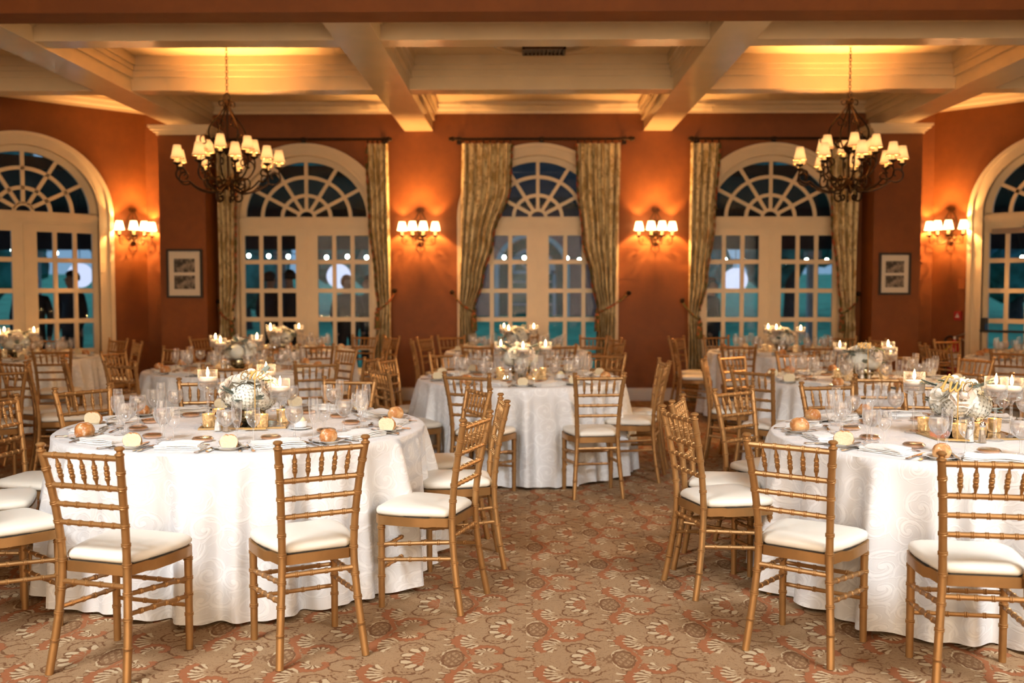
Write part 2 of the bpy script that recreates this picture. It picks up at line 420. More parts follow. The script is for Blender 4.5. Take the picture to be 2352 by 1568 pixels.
# ------------------------------------------------------------------ mesh helpers
class MB:
    """collects vertices and faces for one mesh"""
    def __init__(s): s.v = []; s.f = []; s.mi = []; s.uv = None
    def add(s, vs, fs, mi=0):
        o = len(s.v); s.v += [tuple(p) for p in vs]
        s.f += [tuple(i + o for i in f) for f in fs]; s.mi += [mi] * len(fs)
    def box(s, x0, x1, y0, y1, z0, z1, mi=0):
        s.add([(x0, y0, z0), (x1, y0, z0), (x1, y1, z0), (x0, y1, z0), (x0, y0, z1), (x1, y0, z1), (x1, y1, z1), (x0, y1, z1)],
              [(0, 3, 2, 1), (4, 5, 6, 7), (0, 1, 5, 4), (1, 2, 6, 5), (2, 3, 7, 6), (3, 0, 4, 7)], mi)
    def lathe(s, prof, n=20, c=(0, 0, 0), mi=0, cap0=False, cap1=False):
        vs = []; fs = []; k = len(prof)
        for r, z in prof:
            for j in range(n):
                a = 2 * PI * j / n
                vs.append((c[0] + r * math.cos(a), c[1] + r * math.sin(a), c[2] + z))
        for i in range(k - 1):
            for j in range(n):
                fs.append((i * n + j, i * n + (j + 1) % n, (i + 1) * n + (j + 1) % n, (i + 1) * n + j))
        if cap0: fs.append(tuple(range(n - 1, -1, -1)))
        if cap1: fs.append(tuple((k - 1) * n + j for j in range(n)))
        s.add(vs, fs, mi)
    def tube(s, pts, rad, n=8, mi=0, closed=False, flat=1.0):
        """tube along a polyline; rad a number or a list"""
        P = [Vector(p) for p in pts]; k = len(P)
        if not isinstance(rad, (list, tuple)): rad = [rad] * k
        vs = []; fs = []; up = None
        for i in range(k):
            a = P[i - 1] if (i or closed) else P[i]
            b_ = P[(i + 1) % k] if (i < k - 1 or closed) else P[i]
            t = (b_ - a)
            if t.length < 1e-9: t = Vector((0, 0, 1))
            t.normalize()
            if up is None:
                up = Vector((1, 0, 0)) if abs(t.x) < 0.9 else Vector((0, 1, 0))
            up = up - t * up.dot(t)
            if up.length < 1e-6: up = t.orthogonal()
            up.normalize(); w = t.cross(up)
            for j in range(n):
                an = 2 * PI * j / n
                vs.append(P[i] + up * (math.cos(an) * rad[i]) + w * (math.sin(an) * rad[i] * flat))
        m_ = k if closed else k - 1
        for i in range(m_):
            q = (i + 1) % k
            for j in range(n):
                fs.append((i * n + j, i * n + (j + 1) % n, q * n + (j + 1) % n, q * n + j))
        if not closed:
            fs.append(tuple(range(n - 1, -1, -1))); fs.append(tuple((k - 1) * n + j for j in range(n)))
        s.add(vs, fs, mi)
    def prism(s, poly, z0, z1, mi=0):
        n = len(poly)
        s.add([(x, y, z0) for x, y in poly] + [(x, y, z1) for x, y in poly],
              [tuple(range(n - 1, -1, -1)), tuple(range(n, 2 * n))] + [(i, (i + 1) % n, n + (i + 1) % n, n + i) for i in range(n)], mi)
    def ball(s, c, r, n=12, m=8, sc=(1, 1, 1), mi=0):
        prof = [(max(1e-4, r * math.sin(PI * i / m)), -r * math.cos(PI * i / m)) for i in range(m + 1)]
        o = len(s.v); s.lathe(prof, n, (0, 0, 0), mi)
        s.v[o:] = [(c[0] + x * sc[0], c[1] + y * sc[1], c[2] + z * sc[2]) for x, y, z in s.v[o:]]
    def mesh(s, name, mats, smooth=True, angle=38):
        me = bpy.data.meshes.new(name); me.from_pydata(s.v, [], s.f); me.update()
        for q in (mats if isinstance(mats, (list, tuple)) else [mats]): me.materials.append(MATS[q])
        if any(s.mi): me.polygons.foreach_set('material_index', s.mi)
        if s.uv:
            ul = me.uv_layers.new(name='UVMap')
            flat = []
            for lp in me.loops: flat += s.uv[lp.vertex_index]
            ul.data.foreach_set('uv', flat)
        if smooth:
            me.shade_smooth()
            try: me.set_sharp_from_angle(angle=math.radians(angle))
            except Exception: pass
        return me

def obj(name, me, parent=None, loc=(0, 0, 0), rz=0.0, rot=None, sc=None):
    o = bpy.data.objects.new(name, me); C.objects.link(o)
    o.location = loc
    if rot: o.rotation_euler = rot
    elif rz: o.rotation_euler = (0, 0, rz)
    if sc: o.scale = (sc, sc, sc) if isinstance(sc, (int, float)) else sc
    if parent: o.parent = parent
    return o
def empty(name, loc=(0, 0, 0), rz=0.0, parent=None):
    o = obj(name, None, parent, loc, rz); o.empty_display_size = 0.1; return o
def tag(o, label, cat, group=None):
    o['label'] = label; o['category'] = cat
    if group: o['group'] = group
    return o
def struct(o, label=None):
    o['kind'] = 'structure'
    if label: o['label'] = label
    return o
def build(name, mats, fn, smooth=True, angle=38):
    mb = MB(); fn(mb); return mb.mesh(name, mats, smooth, angle)
def catmull(P, n=6):
    P = [Vector(p) for p in P]; out = []
    for i in range(len(P) - 1):
        p0 = P[max(0, i - 1)]; p1 = P[i]; p2 = P[i + 1]; p3 = P[min(len(P) - 1, i + 2)]
        for k in range(n):
            t = k / n
            out.append(0.5 * ((2 * p1) + (p2 - p0) * t + (2 * p0 - 5 * p1 + 4 * p2 - p3) * t * t + (3 * p1 - p0 - 3 * p2 + p3) * t ** 3))
    out.append(P[-1]); return out
ORD = ['first', 'second', 'third', 'fourth', 'fifth', 'sixth', 'seventh', 'eighth', 'ninth', 'tenth', 'eleventh', 'twelfth']

# ------------------------------------------------------------------ room shell
X0 = X_MID
YB = 13.57                       # window wall
ZC = 4.0                         # ceiling
HALF = 5.30                      # where the window wall meets the angled corner walls
SIDE = 7.75                      # side walls
YS = YB - (SIDE - HALF)          # where the angled walls meet the side walls
YR = -4.2                        # wall behind the camera
ZSP, OPW, OPH = 2.46, 0.98, 0.89   # door openings: springing height, half width, arch rise

def wall_mesh(name, s0, s1, openings, zt):
    """wall in its own frame: x along it, y = 0 the room face, openings arched down to the floor"""
    mb = MB(); xs = {s0, s1}
    for c in openings:
        for i in range(33): xs.add(round(c - OPW * math.cos(PI * i / 32), 5))
    xs = sorted(xs)
    def bottom(x, mid):
        for c in openings:
            if abs(mid - c) < OPW:
                q = max(0.0, 1 - ((x - c) / OPW) ** 2)
                return ZSP + OPH * math.sqrt(q)
        return 0.0
    T = 0.22
    for a, b_ in zip(xs, xs[1:]):
        mid = (a + b_) / 2; za, zb = bottom(a, mid), bottom(b_, mid)
        mb.add([(a, 0, za), (b_, 0, zb), (b_, 0, zt), (a, 0, zt), (a, T, za), (b_, T, zb), (b_, T, zt), (a, T, zt)],
               [(0, 1, 2, 3), (5, 4, 7, 6), (0, 4, 5, 1), (3, 2, 6, 7)])
    for c in openings:
        for sgn in (-1, 1):
            x = c + sgn * OPW
            mb.add([(x, 0, 0), (x, T, 0), (x, T, ZSP), (x, 0, ZSP)], [(0, 1, 2, 3)])
    return mb.mesh(name, 'wall', smooth=False)

W_IN = [X0 - 3.14, X0, X0 + 3.14]
w = obj('wall_back', wall_mesh('wall_back', X0 - HALF, X0 + HALF, W_IN, ZC), None, (0, YB, 0)); struct(w)
LEN = (SIDE - HALF) * math.sqrt(2)
DC = 1.56                        # door centre on the angled walls, from the corner
cl = (X0 - HALF, YB); cr = (X0 + HALF, YB)
w = obj('wall_left_angle', wall_mesh('wall_left_angle', -LEN, 0, [-DC], ZC), None, (cl[0], cl[1], 0), PI / 4); struct(w)
w = obj('wall_right_angle', wall_mesh('wall_right_angle', 0, LEN, [DC], ZC), None, (cr[0], cr[1], 0), -PI / 4); struct(w)
def slab(name, x0, x1, y0, y1, z0, z1, mat, parent=None):
    mb = MB(); mb.box(x0, x1, y0, y1, z0, z1); return obj(name, mb.mesh(name, mat, False), parent)
struct(slab('wall_left', X0 - SIDE - 0.2, X0 - SIDE, YR, YS + 0.1, 0, ZC, 'wall'))
struct(slab('wall_right', X0 + SIDE, X0 + SIDE + 0.2, YR, YS + 0.1, 0, ZC, 'wall'))
struct(slab('wall_behind', X0 - SIDE - 0.2, X0 + SIDE + 0.2, YR - 0.2, YR, 0, ZC, 'cream_ceiling'))
fl = MB(); fl.add([(X0 - SIDE - .2, YR - .2, 0), (X0 + SIDE + .2, YR - .2, 0), (X0 + SIDE + .2, YS, 0), (X0 + HALF + .1, YB + .2, 0), (X0 - HALF - .1, YB + .2, 0), (X0 - SIDE - .2, YS, 0)], [(0, 1, 2, 3, 4, 5)])
struct(obj('floor', fl.mesh('floor', 'carpet', False)))
ceil = struct(slab('ceiling', X0 - SIDE - .2, X0 + SIDE + .2, YR - .2, YB + .2, ZC, ZC + 0.2, 'cream_ceiling'))
# dropped header across the room, painted like the walls
struct(slab('wall_header', X0 - SIDE, X0 + SIDE, 7.72, 8.02, 3.615, ZC, 'wall'))

# coffer beams
BX = [X0 - 4.60, X0 - 1.60, X0 + 1.60, X0 + 4.60]
def beam(x0, x1, y0, y1, zb, along):
    mb = MB(); mb.box(x0, x1, y0, y1, zb, ZC)
    if along == 'y':
        mb.box(x0 - 0.03, x1 + 0.03, y0, y1, zb + 0.14, ZC); mb.box(x0 - 0.075, x1 + 0.075, y0, y1, ZC - 0.10, ZC)
        mb.box(x0 - 0.05, x1 + 0.05, y0, y1, ZC - 0.15, ZC)
    else:
        mb.box(x0, x1, y0 - 0.03, y1 + 0.03, zb + 0.14, ZC); mb.box(x0, x1, y0 - 0.075, y1 + 0.075, ZC - 0.10, ZC)
        mb.box(x0, x1, y0 - 0.05, y1 + 0.05, ZC - 0.15, ZC)
    return obj('beam', mb.mesh('beam', 'cream_gloss', False), ceil)
for i, x in enumerate(BX):
    beam(x - 0.19, x + 0.19, 8.02, YB, 3.63, 'y')
for y in (8.83, 10.98):
    for a, b_ in zip([X0 - SIDE] + BX, BX + [X0 + SIDE]):
        beam(a + (0.19 if a in BX else 0), b_ - (0.19 if b_ in BX else 0), y - 0.125, y + 0.125, 3.645, 'x')

def sweep(path, prof, inward=1.0):
    """profile (out from wall, height) carried along a wall line, room on the left hand of the path when inward=1"""
    mb = MB(); n = len(path); P = [Vector((p[0], p[1])) for p in path]; rows = []
    for i in range(n):
        d0 = (P[i] - P[i - 1]).normalized() if i else (P[1] - P[0]).normalized()
        d1 = (P[i + 1] - P[i]).normalized() if i < n - 1 else d0
        n0 = Vector((-d0.y, d0.x)) * inward; n1 = Vector((-d1.y, d1.x)) * inward
        nn = (n0 + n1).normalized(); k = 1.0 / max(0.3, nn.dot(n0))
        rows.append([(P[i].x + nn.x * o * k, P[i].y + nn.y * o * k, z) for o, z in prof])
    m_ = len(prof)
    for r0, r1 in zip(rows, rows[1:]):
        mb.add(r0 + r1, [(j, j + 1, m_ + j + 1, m_ + j) for j in range(m_ - 1)])
    mb.add(rows[0], [tuple(range(m_))]); mb.add(rows[-1], [tuple(range(m_))[::-1]])
    return mb
CROWN = [(0, 3.86), (0.02, 3.86), (0.025, 3.89), (0.06, 3.91), (0.085, 3.95), (0.13, 3.965), (0.14, 4.0), (0, 4.0)]
wl = [(X0 - SIDE, 8.02), (X0 - SIDE, YS), cl, cr, (X0 + SIDE, YS), (X0 + SIDE, 8.02)]
struct(obj('trim_1', sweep(wl, CROWN, -1).mesh('crown', 'cream_trim', False)))
BASE = [(0, 0), (0.022, 0), (0.022, 0.13), (0.014, 0.15), (0.014, 0.165), (0, 0.172)]
def base_run(name, a, b_, extra=None):
    mb = sweep([a, b_], BASE, -1); struct(obj(name, mb.mesh(name, 'base_trim', False)))
edges = [X0 - HALF] + [e for c in W_IN for e in (c - 1.08, c + 1.08)] + [X0 + HALF]
for i in range(0, len(edges), 2):
    base_run('baseboard_back', (edges[i], YB), (edges[i + 1], YB))
q = math.sqrt(0.5)
for sgn, c in ((-1, cl), (1, cr)):
    nm = 'baseboard_left' if sgn < 0 else 'baseboard_right'
    p = lambda s: (c[0] + sgn * s * q, c[1] - s * q)
    if sgn < 0: base_run(nm, p(DC - 1.08), c); base_run(nm, p(LEN), p(DC + 1.08))
    else: base_run(nm, c, p(DC - 1.08)); base_run(nm, p(DC + 1.08), p(LEN))

# piers carrying the outer beams
for sgn, nm in ((-1, 'wall_pier_left'), (1, 'wall_pier_right')):
    xc = X0 + sgn * 4.65; mb = MB()
    mb.box(xc - 0.305, xc + 0.305, 13.10, YB + 0.01, 0, 3.53)
    pier = struct(obj(nm, mb.mesh(nm, 'wall', False)))
    mb = MB()
    for o, za, zb in ((0.02, 3.515, 3.545), (0.045, 3.545, 3.575), (0.08, 3.575, 3.605), (0.10, 3.605, 3.632)):
        mb.box(xc - 0.305 - o, xc + 0.305 + o, 13.10 - o, YB, za, zb)
    obj('cornice', mb.mesh('cornice', 'cream_trim', False), pier)
    mb = MB(); mb.box(xc - 0.325, xc + 0.325, 13.08, YB, 0, 0.165)
    obj('baseboard', mb.mesh('pier_base', 'base_trim', False), pier)

# ceiling air vent with its plaster ring
vent = tag(empty('air_vent', (X0 + 0.02, 10.37, ZC - 0.045)), 'dark slotted air vent in the middle of the coffered ceiling', 'vent')
mb = MB(); mb.box(-0.2, 0.2, -0.13, 0.13, -0.012, 0.045); obj('backing', mb.mesh('vent_back', 'dark_plastic', False), vent)
fr = build('vent_frame', 'bronze_iron', lambda m: (m.box(-.22, .22, -.15, -.125, -.03, 0), m.box(-.22, .22, .125, .15, -.03, 0), m.box(-.22, -.195, -.15, .15, -.03, 0), m.box(.195, .22, -.15, .15, -.03, 0)), False)
obj('frame', fr, vent)
sl = build('vent_slat', 'bronze_iron', lambda m: m.box(-0.008, 0.008, -0.125, 0.125, -0.03, -0.012), False)
for i in range(9): obj('slat', sl, vent, (-0.16 + i * 0.04, 0, 0))
md = MB(); md.lathe([(0.48, 0.0), (0.485, -0.035), (0.51, -0.055), (0.535, -0.05), (0.555, -0.03), (0.56, 0.0)], 48)
tag(obj('ceiling_medallion', md.mesh('medallion', 'cream_gloss'), None, (X0 + 0.03, 10.12, ZC)), 'cream plaster ring around the vent on the coffered ceiling', 'medallion')

# ------------------------------------------------------------------ arched french doors
def ell(hw, hh, a): return (hw * math.cos(a), ZSP + 0.02 + hh * math.sin(a))
def arch_band(mb, wi, hi, wo, ho, y0, y1, jamb=True, n=40, zb=0.0):
    inn = []; out = []
    if jamb: inn.append((wi, zb)); out.append((wo, zb))
    for i in range(n + 1):
        a = PI * i / n; inn.append(ell(wi, hi, a)); out.append(ell(wo, ho, a))
    if jamb: inn.append((-wi, zb)); out.append((-wo, zb))
    k = len(inn)
    vs = [(x, y0, z) for x, z in inn] + [(x, y0, z) for x, z in out] + [(x, y1, z) for x, z in inn] + [(x, y1, z) for x, z in out]
    fs = []
    for i in range(k - 1):
        fs += [(i, i + 1, k + i + 1, k + i), (2 * k + i + 1, 2 * k + i, 3 * k + i, 3 * k + i + 1),
               (i + 1, i, 2 * k + i, 2 * k + i + 1), (k + i, k + i + 1, 3 * k + i + 1, 3 * k + i)]
    fs += [(0, k, 3 * k, 2 * k), (k - 1, 3 * k - 1, 4 * k - 1, 2 * k - 1)]
    mb.add(vs, fs)
COLS = [(0.150, 0.345), (0.400, 0.595), (0.650, 0.845)]
ROWS = [(1.91, 2.236), (1.52, 1.85), (1.13, 1.46), (0.74, 1.07), (0.35, 0.68)]
def casing_fn(mb):
    arch_band(mb, 0.90, 0.825, 1.085, 0.985, -0.035, 0.0)
    arch_band(mb, 1.03, 0.935, 1.085, 0.985, -0.062, -0.035)
    arch_band(mb, 0.90, 0.825, 0.945, 0.865, -0.05, 0.10)
    arch_band(mb, 0.935, 0.855, 0.985, 0.905, 0.0, 0.20)
ME_CASING = build('door_casing', 'cream_trim', casing_fn, True, 30)
def leaf_fn(mb):
    mb.box(0.012, 0.150, 0.05, 0.095, 0.012, 2.335); mb.box(0.845, 0.905, 0.05, 0.095, 0.012, 2.335)
    mb.box(0.150, 0.845, 0.05, 0.095, 2.236, 2.335); mb.box(0.150, 0.845, 0.05, 0.095, 0.012, 0.35)
    for z in (0.37,): mb.box(0.14, 0.855, 0.043, 0.05, z - 0.03, z - 0.02)
ME_LEAF = build('door_leaf', 'cream_trim', leaf_fn, False)
ME_ASTR = build('astragal', 'cream_trim', lambda m: m.box(-0.016, 0.016, 0.038, 0.10, 0.012, 2.335), False)
ME_MV = build('muntin_v', 'cream_trim', lambda m: (m.box(-0.0275, 0.0275, 0.060, 0.088, 0.35, 2.236), m.box(-0.014, 0.014, 0.052, 0.060, 0.35, 2.236)), False)
ME_MH = build('muntin_h', 'cream_trim', lambda m: (m.box(0.15, 0.845, 0.061, 0.087, -0.030, 0.030), m.box(0.15, 0.845, 0.051, 0.061, -0.016, 0.016)), False)
ME_PANE = build('pane', 'window_glass', lambda m: m.box(-0.0975, 0.0975, 0.072, 0.076, -0.165, 0.165), False)
def transom_fn(mb):
    mb.box(-0.905, 0.905, 0.03, 0.11, 2.335, 2.475); mb.box(-0.905, 0.905, 0.005, 0.03, 2.365, 2.40)
    mb.box(-0.905, 0.905, -0.01, 0.03, 2.40, 2.455)
ME_TRANS = build('transom', 'cream_trim', transom_fn, False)
FW, FH = 0.82, 0.745
ME_FANRING = build('fan_frame', 'cream_trim', lambda m: (arch_band(m, FW, FH, 0.91, 0.835, 0.05, 0.10, False), m.box(-0.90, 0.90, 0.05, 0.10, 2.475, 2.49)), True, 30)
def fan_arc(k, wd):
    return build('fan_arc', 'cream_trim', lambda m: arch_band(m, FW * k - wd, FH * k - wd, FW * k + wd, FH * k + wd, 0.058, 0.09, False), True, 30)
ARCS = [fan_arc(0.135, 0.022), fan_arc(0.40, 0.024), fan_arc(0.73, 0.024)]
def radial(a):
    def fn(mb):
        x0, z0 = ell(FW * 0.13, FH * 0.13, a); x1, z1 = ell(FW * 1.01, FH * 1.01, a)
        d = Vector((x1 - x0, z1 - z0)).normalized(); nx, nz = -d.y * 0.024, d.x * 0.024
        pts = [(x0 + nx, z0 + nz), (x1 + nx, z1 + nz), (x1 - nx, z1 - nz), (x0 - nx, z0 - nz)]
        mb.add([(x, 0.058, z) for x, z in pts] + [(x, 0.09, z) for x, z in pts],
               [(0, 1, 2, 3), (7, 6, 5, 4), (0, 4, 5, 1), (1, 5, 6, 2), (2, 6, 7, 3), (3, 7, 4, 0)])
    return build('fan_radial', 'cream_trim', fn, False)
RADS = [radial(math.radians(a)) for a in (30, 60, 90, 120, 150)]
def fan_pane(k0, k1, a0, a1):
    def fn(mb):
        n = 6; p = []
        for i in range(n + 1): p.append(ell(FW * k1, FH * k1, a0 + (a1 - a0) * i / n))
        for i in range(n, -1, -1): p.append(ell(FW * k0, FH * k0, a0 + (a1 - a0) * i / n))
        k = len(p)
        mb.add([(x, 0.072, z) for x, z in p] + [(x, 0.076, z) for x, z in p],
               [tuple(range(k)), tuple(range(2 * k - 1, k - 1, -1))] + [(i, k + i, k + (i + 1) % k, (i + 1) % k) for i in range(k)])
    return build('fan_pane', 'window_glass', fn, False)
FPANES = [fan_pane(k0, k1, math.radians(30 * s), math.radians(30 * s + 30)) for k0, k1 in ((0.13, 0.40), (0.40, 0.73), (0.73, 1.0)) for s in range(6)]
FPANES.append(fan_pane(0.001, 0.13, 0.0, PI))
def french_door(n, loc, rz):
    d = struct(empty('door_%d' % n, loc, rz))
    obj('casing', ME_CASING, d); obj('transom', ME_TRANS, d)
    for s in (1, -1):
        lf = obj('leaf', ME_LEAF, d)
        if s < 0: lf.rotation_euler = (0, 0, PI); lf.location = (0, 0.145, 0)
        for x in (0.3725, 0.6225): obj('muntin', ME_MV, lf, (x, 0, 0))
        for z in (1.88, 1.49, 1.10, 0.71): obj('muntin', ME_MH, lf, (0, 0, z))
        for a, b_ in COLS:
            for z0, z1 in ROWS: obj('pane', ME_PANE, lf, ((a + b_) / 2, 0, (z0 + z1) / 2))
    obj('astragal', ME_ASTR, d)
    fan = obj('fanlight', ME_FANRING, d)
    for me in ARCS: obj('muntin', me, fan)
    for me in RADS: obj('muntin', me, fan)
    for me in FPANES: obj('pane', me, fan)
    return d
for i, c in enumerate(W_IN): french_door(i + 1, (c, YB, 0), 0)
french_door(4, (cl[0] - DC * q, cl[1] - DC * q, 0), PI / 4)
d5 = french_door(5, (cr[0] + DC * q, cr[1] - DC * q, 0), -PI / 4)
# closer and panic bar on the right-hand corner door
cb = build('closer', 'grey_metal', lambda m: (m.box(-0.80, -0.30, -0.005, 0.05, 2.22, 2.285), m.tube([(-0.42, 0.0, 2.30), (-0.15, -0.05, 2.33), (-0.42, 0.03, 2.36)], 0.012, 8)), False)
obj('door_closer', cb, d5)
pb = MB(); pb.box(-0.885, -0.835, -0.06, 0.05, 0.98, 1.14); pb.box(-0.90, -0.12, -0.055, -0.02, 0.955, 0.985); pb.box(-0.15, -0.10, -0.06, 0.05, 0.93, 1.02)
obj('panic_bar', pb.mesh('panic_bar', 'dark_plastic', False), d5)

# ------------------------------------------------------------------ garden outside
struct(slab('floor_terrace', -16, 16, YB + 0.22, 19.0, -0.12, -0.02, 'paving'))
struct(slab('floor_terrace_side', -16, X0 - HALF - 0.6, 8.0, YB + 0.22, -0.12, -0.02, 'paving'))
struct(slab('floor_terrace_side', X0 + HALF + 0.6, 16, 8.0, YB + 0.22, -0.12, -0.02, 'paving'))
def ground(y): return -0.05 + max(0.0, y - 19.0) * 0.06        # the garden rises away from the house
lw = MB(); lw.add([(-45, 19, -.05), (45, 19, -.05), (45, 60, ground(60)), (-45, 60, ground(60)), (-45, 19, -.4), (45, 19, -.4), (45, 60, -.4), (-45, 60, -.4)], [(0, 1, 2, 3), (0, 4, 5, 1), (1, 5, 6, 2), (2, 6, 7, 3), (3, 7, 4, 0), (7, 6, 5, 4)])
g = obj('lawn', lw.mesh('lawn', 'lawn', False)); g['kind'] = 'stuff'; g['label'] = 'green lawn beyond the terrace seen through the doors'; g['category'] = 'lawn'
for nm, x0, x1 in (('left', -15.0, X0 - 1.75), ('right', X0 + 1.75, 15.0)):
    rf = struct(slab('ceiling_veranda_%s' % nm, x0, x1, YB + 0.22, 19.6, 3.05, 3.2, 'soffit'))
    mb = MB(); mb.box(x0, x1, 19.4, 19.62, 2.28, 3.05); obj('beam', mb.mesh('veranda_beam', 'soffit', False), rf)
    mb = MB()
    mb.box(-0.09, 0.09, -0.09, 0.09, 0, 2.28); mb.box(-0.13, 0.13, -0.13, 0.13, 2.14, 2.28); mb.box(-0.13, 0.13, -0.13, 0.13, 0, 0.2)
    me = mb.mesh('veranda_post', 'white_paint', False)
    for x in ((-13.4, -9.6, -4.75) if nm == 'left' else (5.55, 10.2, 13.9)): obj('post', me, rf, (x, 19.5, -0.03))

for sgn, nm in ((-1, 'left'), (1, 'right')):
    o_ = 0.24
    poly = [(X0 + sgn * 15.0, 8.0), (X0 + sgn * (SIDE + o_), 8.0), (X0 + sgn * (SIDE + o_), YS + o_ * 0.42), (X0 + sgn * (HALF + o_ * 0.42), YB + 0.219), (X0 + sgn * 15.0, YB + 0.219)]
    if sgn > 0: poly = poly[::-1]
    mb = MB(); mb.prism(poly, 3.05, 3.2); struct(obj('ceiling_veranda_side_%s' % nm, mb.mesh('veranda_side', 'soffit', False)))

def tree_mesh(seed, mat):
    R = random.Random(seed); mb = MB()
    for k in range(14):
        a = R.uniform(0, 6.28); rr = R.uniform(0, 1.5); zz = R.uniform(1.6, 5.2)
        s = R.uniform(0.7, 1.25)
        o = len(mb.v); mb.ball((0, 0, 0), s, 14, 9)
        mb.v[o:] = [((x * (1 + 0.18 * math.sin(9 * x + 7 * z + k)) + rr * math.cos(a)), y * (1 + 0.18 * math.sin(8 * y + 6 * z)) + rr * math.sin(a), z * (1 + 0.15 * math.sin(7 * x + 9 * y)) + zz) for x, y, z in mb.v[o:]]
    return mb.mesh('crown', mat)
CROWNS = [tree_mesh(1, 'tree_leaf'), tree_mesh(2, 'tree_leaf_blue'), tree_mesh(3, 'tree_leaf')]
TRUNK = build('trunk', 'bark', lambda m: m.tube([(0, 0, -0.05), (0.05, 0, 1.0), (0, 0.05, 2.2), (0.1, 0, 3.6)], [0.22, 0.16, 0.13, 0.08], 10))
TW = [('leftmost tree beyond the lawn, behind the corner door', -14.5, 26), ('blue-green tree behind the corner door beside the leftmost tree', -11.0, 29),
      ('broad tree behind the left door, left of the pair', -7.6, 27), ('bluish tree behind the left door, right of the pair', -4.6, 30),
      ('tree at the left edge of the brick house', -4.3, 35), ('tree behind the right door, left of the pair', 4.6, 28),
      ('bluish tree behind the right door, right of the pair', 7.9, 30), ('tree behind the right corner door', 11.2, 27), ('rightmost tree beyond the lawn', 14.6, 30)]
for i, (lb, x, y) in enumerate(TW):
    t = tag(empty('garden_tree', (x, y, ground(y)), i * 1.3), lb, 'tree', 'trees beyond the lawn')
    c = obj('crown', CROWNS[i % 3], t); c.scale = (0.95, 0.95, 0.95 + 0.1 * (i % 3)); obj('trunk', TRUNK, t)

# brick house with a white arched surround, seen through the middle door
hs = tag(empty('brick_house', (0.2, 31.0, ground(31.0) - 0.03)), 'pink brick house with white arched surround seen through the middle door', 'building')
SPR = 1.45
mb = MB()
mb.box(-2.5, -1.05, 0, 0.4, 0, 3.5); mb.box(1.05, 2.7, 0, 0.4, 0, 3.5)
n = 16
for i in range(n):
    a0 = PI * i / n; a1 = PI * (i + 1) / n
    x0, x1 = 1.05 * math.cos(a1), 1.05 * math.cos(a0)
    mb.add([(x0, 0, SPR + 1.05 * math.sin(a1)), (x1, 0, SPR + 1.05 * math.sin(a0)), (x1, 0, 3.5), (x0, 0, 3.5)], [(0, 1, 2, 3)])
obj('wall', mb.mesh('house_wall', 'brick', False), hs)
mb = MB(); mb.box(-2.9, 3.1, -0.6, 1.2, 3.45, 3.65); mb.add([(-2.9, -0.6, 3.65), (3.1, -0.6, 3.65), (3.1, 1.6, 5.9), (-2.9, 1.6, 5.9), (-2.9, 1.6, 3.65), (3.1, 1.6, 3.65)], [(0, 1, 2, 3), (0, 3, 4), (1, 5, 2), (3, 2, 5, 4)])
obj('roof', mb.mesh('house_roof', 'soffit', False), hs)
def ring(mb, r0, r1, z, y0, y1, drop):
    p = [(r0, drop)] + [(r0 * math.cos(PI * i / 24), z + r0 * math.sin(PI * i / 24)) for i in range(25)] + [(-r0, drop)]
    o = [(r1, drop)] + [(r1 * math.cos(PI * i / 24), z + r1 * math.sin(PI * i / 24)) for i in range(25)] + [(-r1, drop)]
    k = len(p)
    mb.add([(x, y0, zz) for x, zz in p] + [(x, y0, zz) for x, zz in o] + [(x, y1, zz) for x, zz in p] + [(x, y1, zz) for x, zz in o],
           [f for i in range(k - 1) for f in ((i, i + 1, k + i + 1, k + i), (i + 1, i, 2 * k + i, 2 * k + i + 1), (k + i, k + i + 1, 3 * k + i + 1, 3 * k + i))])
mb = MB(); ring(mb, 1.02, 1.16, SPR, -0.12, 0.1, 0.0); obj('arch_surround', mb.mesh('surround', 'stone_trim', False), hs)
mb = MB(); ring(mb, 0.55, 0.75, SPR - 0.05, 0.28, 0.4, SPR - 0.05)
for a in (40, 65, 90, 115, 140):
    a = math.radians(a); mb.tube([(0.05 * math.cos(a), 0.33, SPR - 0.05), (0.6 * math.cos(a), 0.33, SPR - 0.05 + 0.6 * math.sin(a))], 0.025, 4)
mb.box(-0.75, 0.75, 0.28, 0.4, SPR - 0.1, SPR); mb.box(-0.04, 0.04, 0.28, 0.38, 0, SPR)
for x in (-0.75, 0.65): mb.box(x, x + 0.1, 0.28, 0.4, 0, SPR)
for z in (0.4, 0.75, 1.1): mb.box(-0.7, 0.7, 0.29, 0.35, z - 0.02, z + 0.02)
obj('door', mb.mesh('house_door', 'stone_trim', False), hs)
mb = MB(); mb.box(-1.1, 1.1, 0.4, 0.45, 0, 2.55); obj('glass', mb.mesh('house_glass', 'dark_glass', False), hs)

# string lights and paper lanterns under the veranda
def string_lights(label, pts, ends=None, sag=0.05):
    t = tag(empty('string_light', pts[0]), label, 'string light', 'string lights under the veranda')
    o = Vector(pts[0]); wire = []
    for a, b_ in zip(pts, pts[1:]):
        for k in range(6):
            u = k / 6; p = Vector(a).lerp(Vector(b_), u) - o; p.z += 0.07 - sag * math.sin(PI * u); wire.append(p)
    wire.append(Vector(pts[-1]) - o + Vector((0, 0, 0.07)))
    lo, hi = ends or (pts[0][0] - 0.25, pts[-1][0] + 0.25)
    wire = [Vector((lo, pts[0][1], 3.06)) - o] + wire + [Vector((hi, pts[-1][1], 3.06)) - o]
    mb = MB(); mb.tube(wire, 0.006, 5); obj('wire', mb.mesh('wire', 'dark_plastic'), t)
    for p in pts:
        bb = obj('bulb', ME_BULB, t, Vector(p) - o); obj('socket', ME_SOCK, bb)
ME_BULB = build('bulb', 'bulb_white', lambda m: m.ball((0, 0, 0), 0.032, 10, 8, (1, 1, 1.1)))
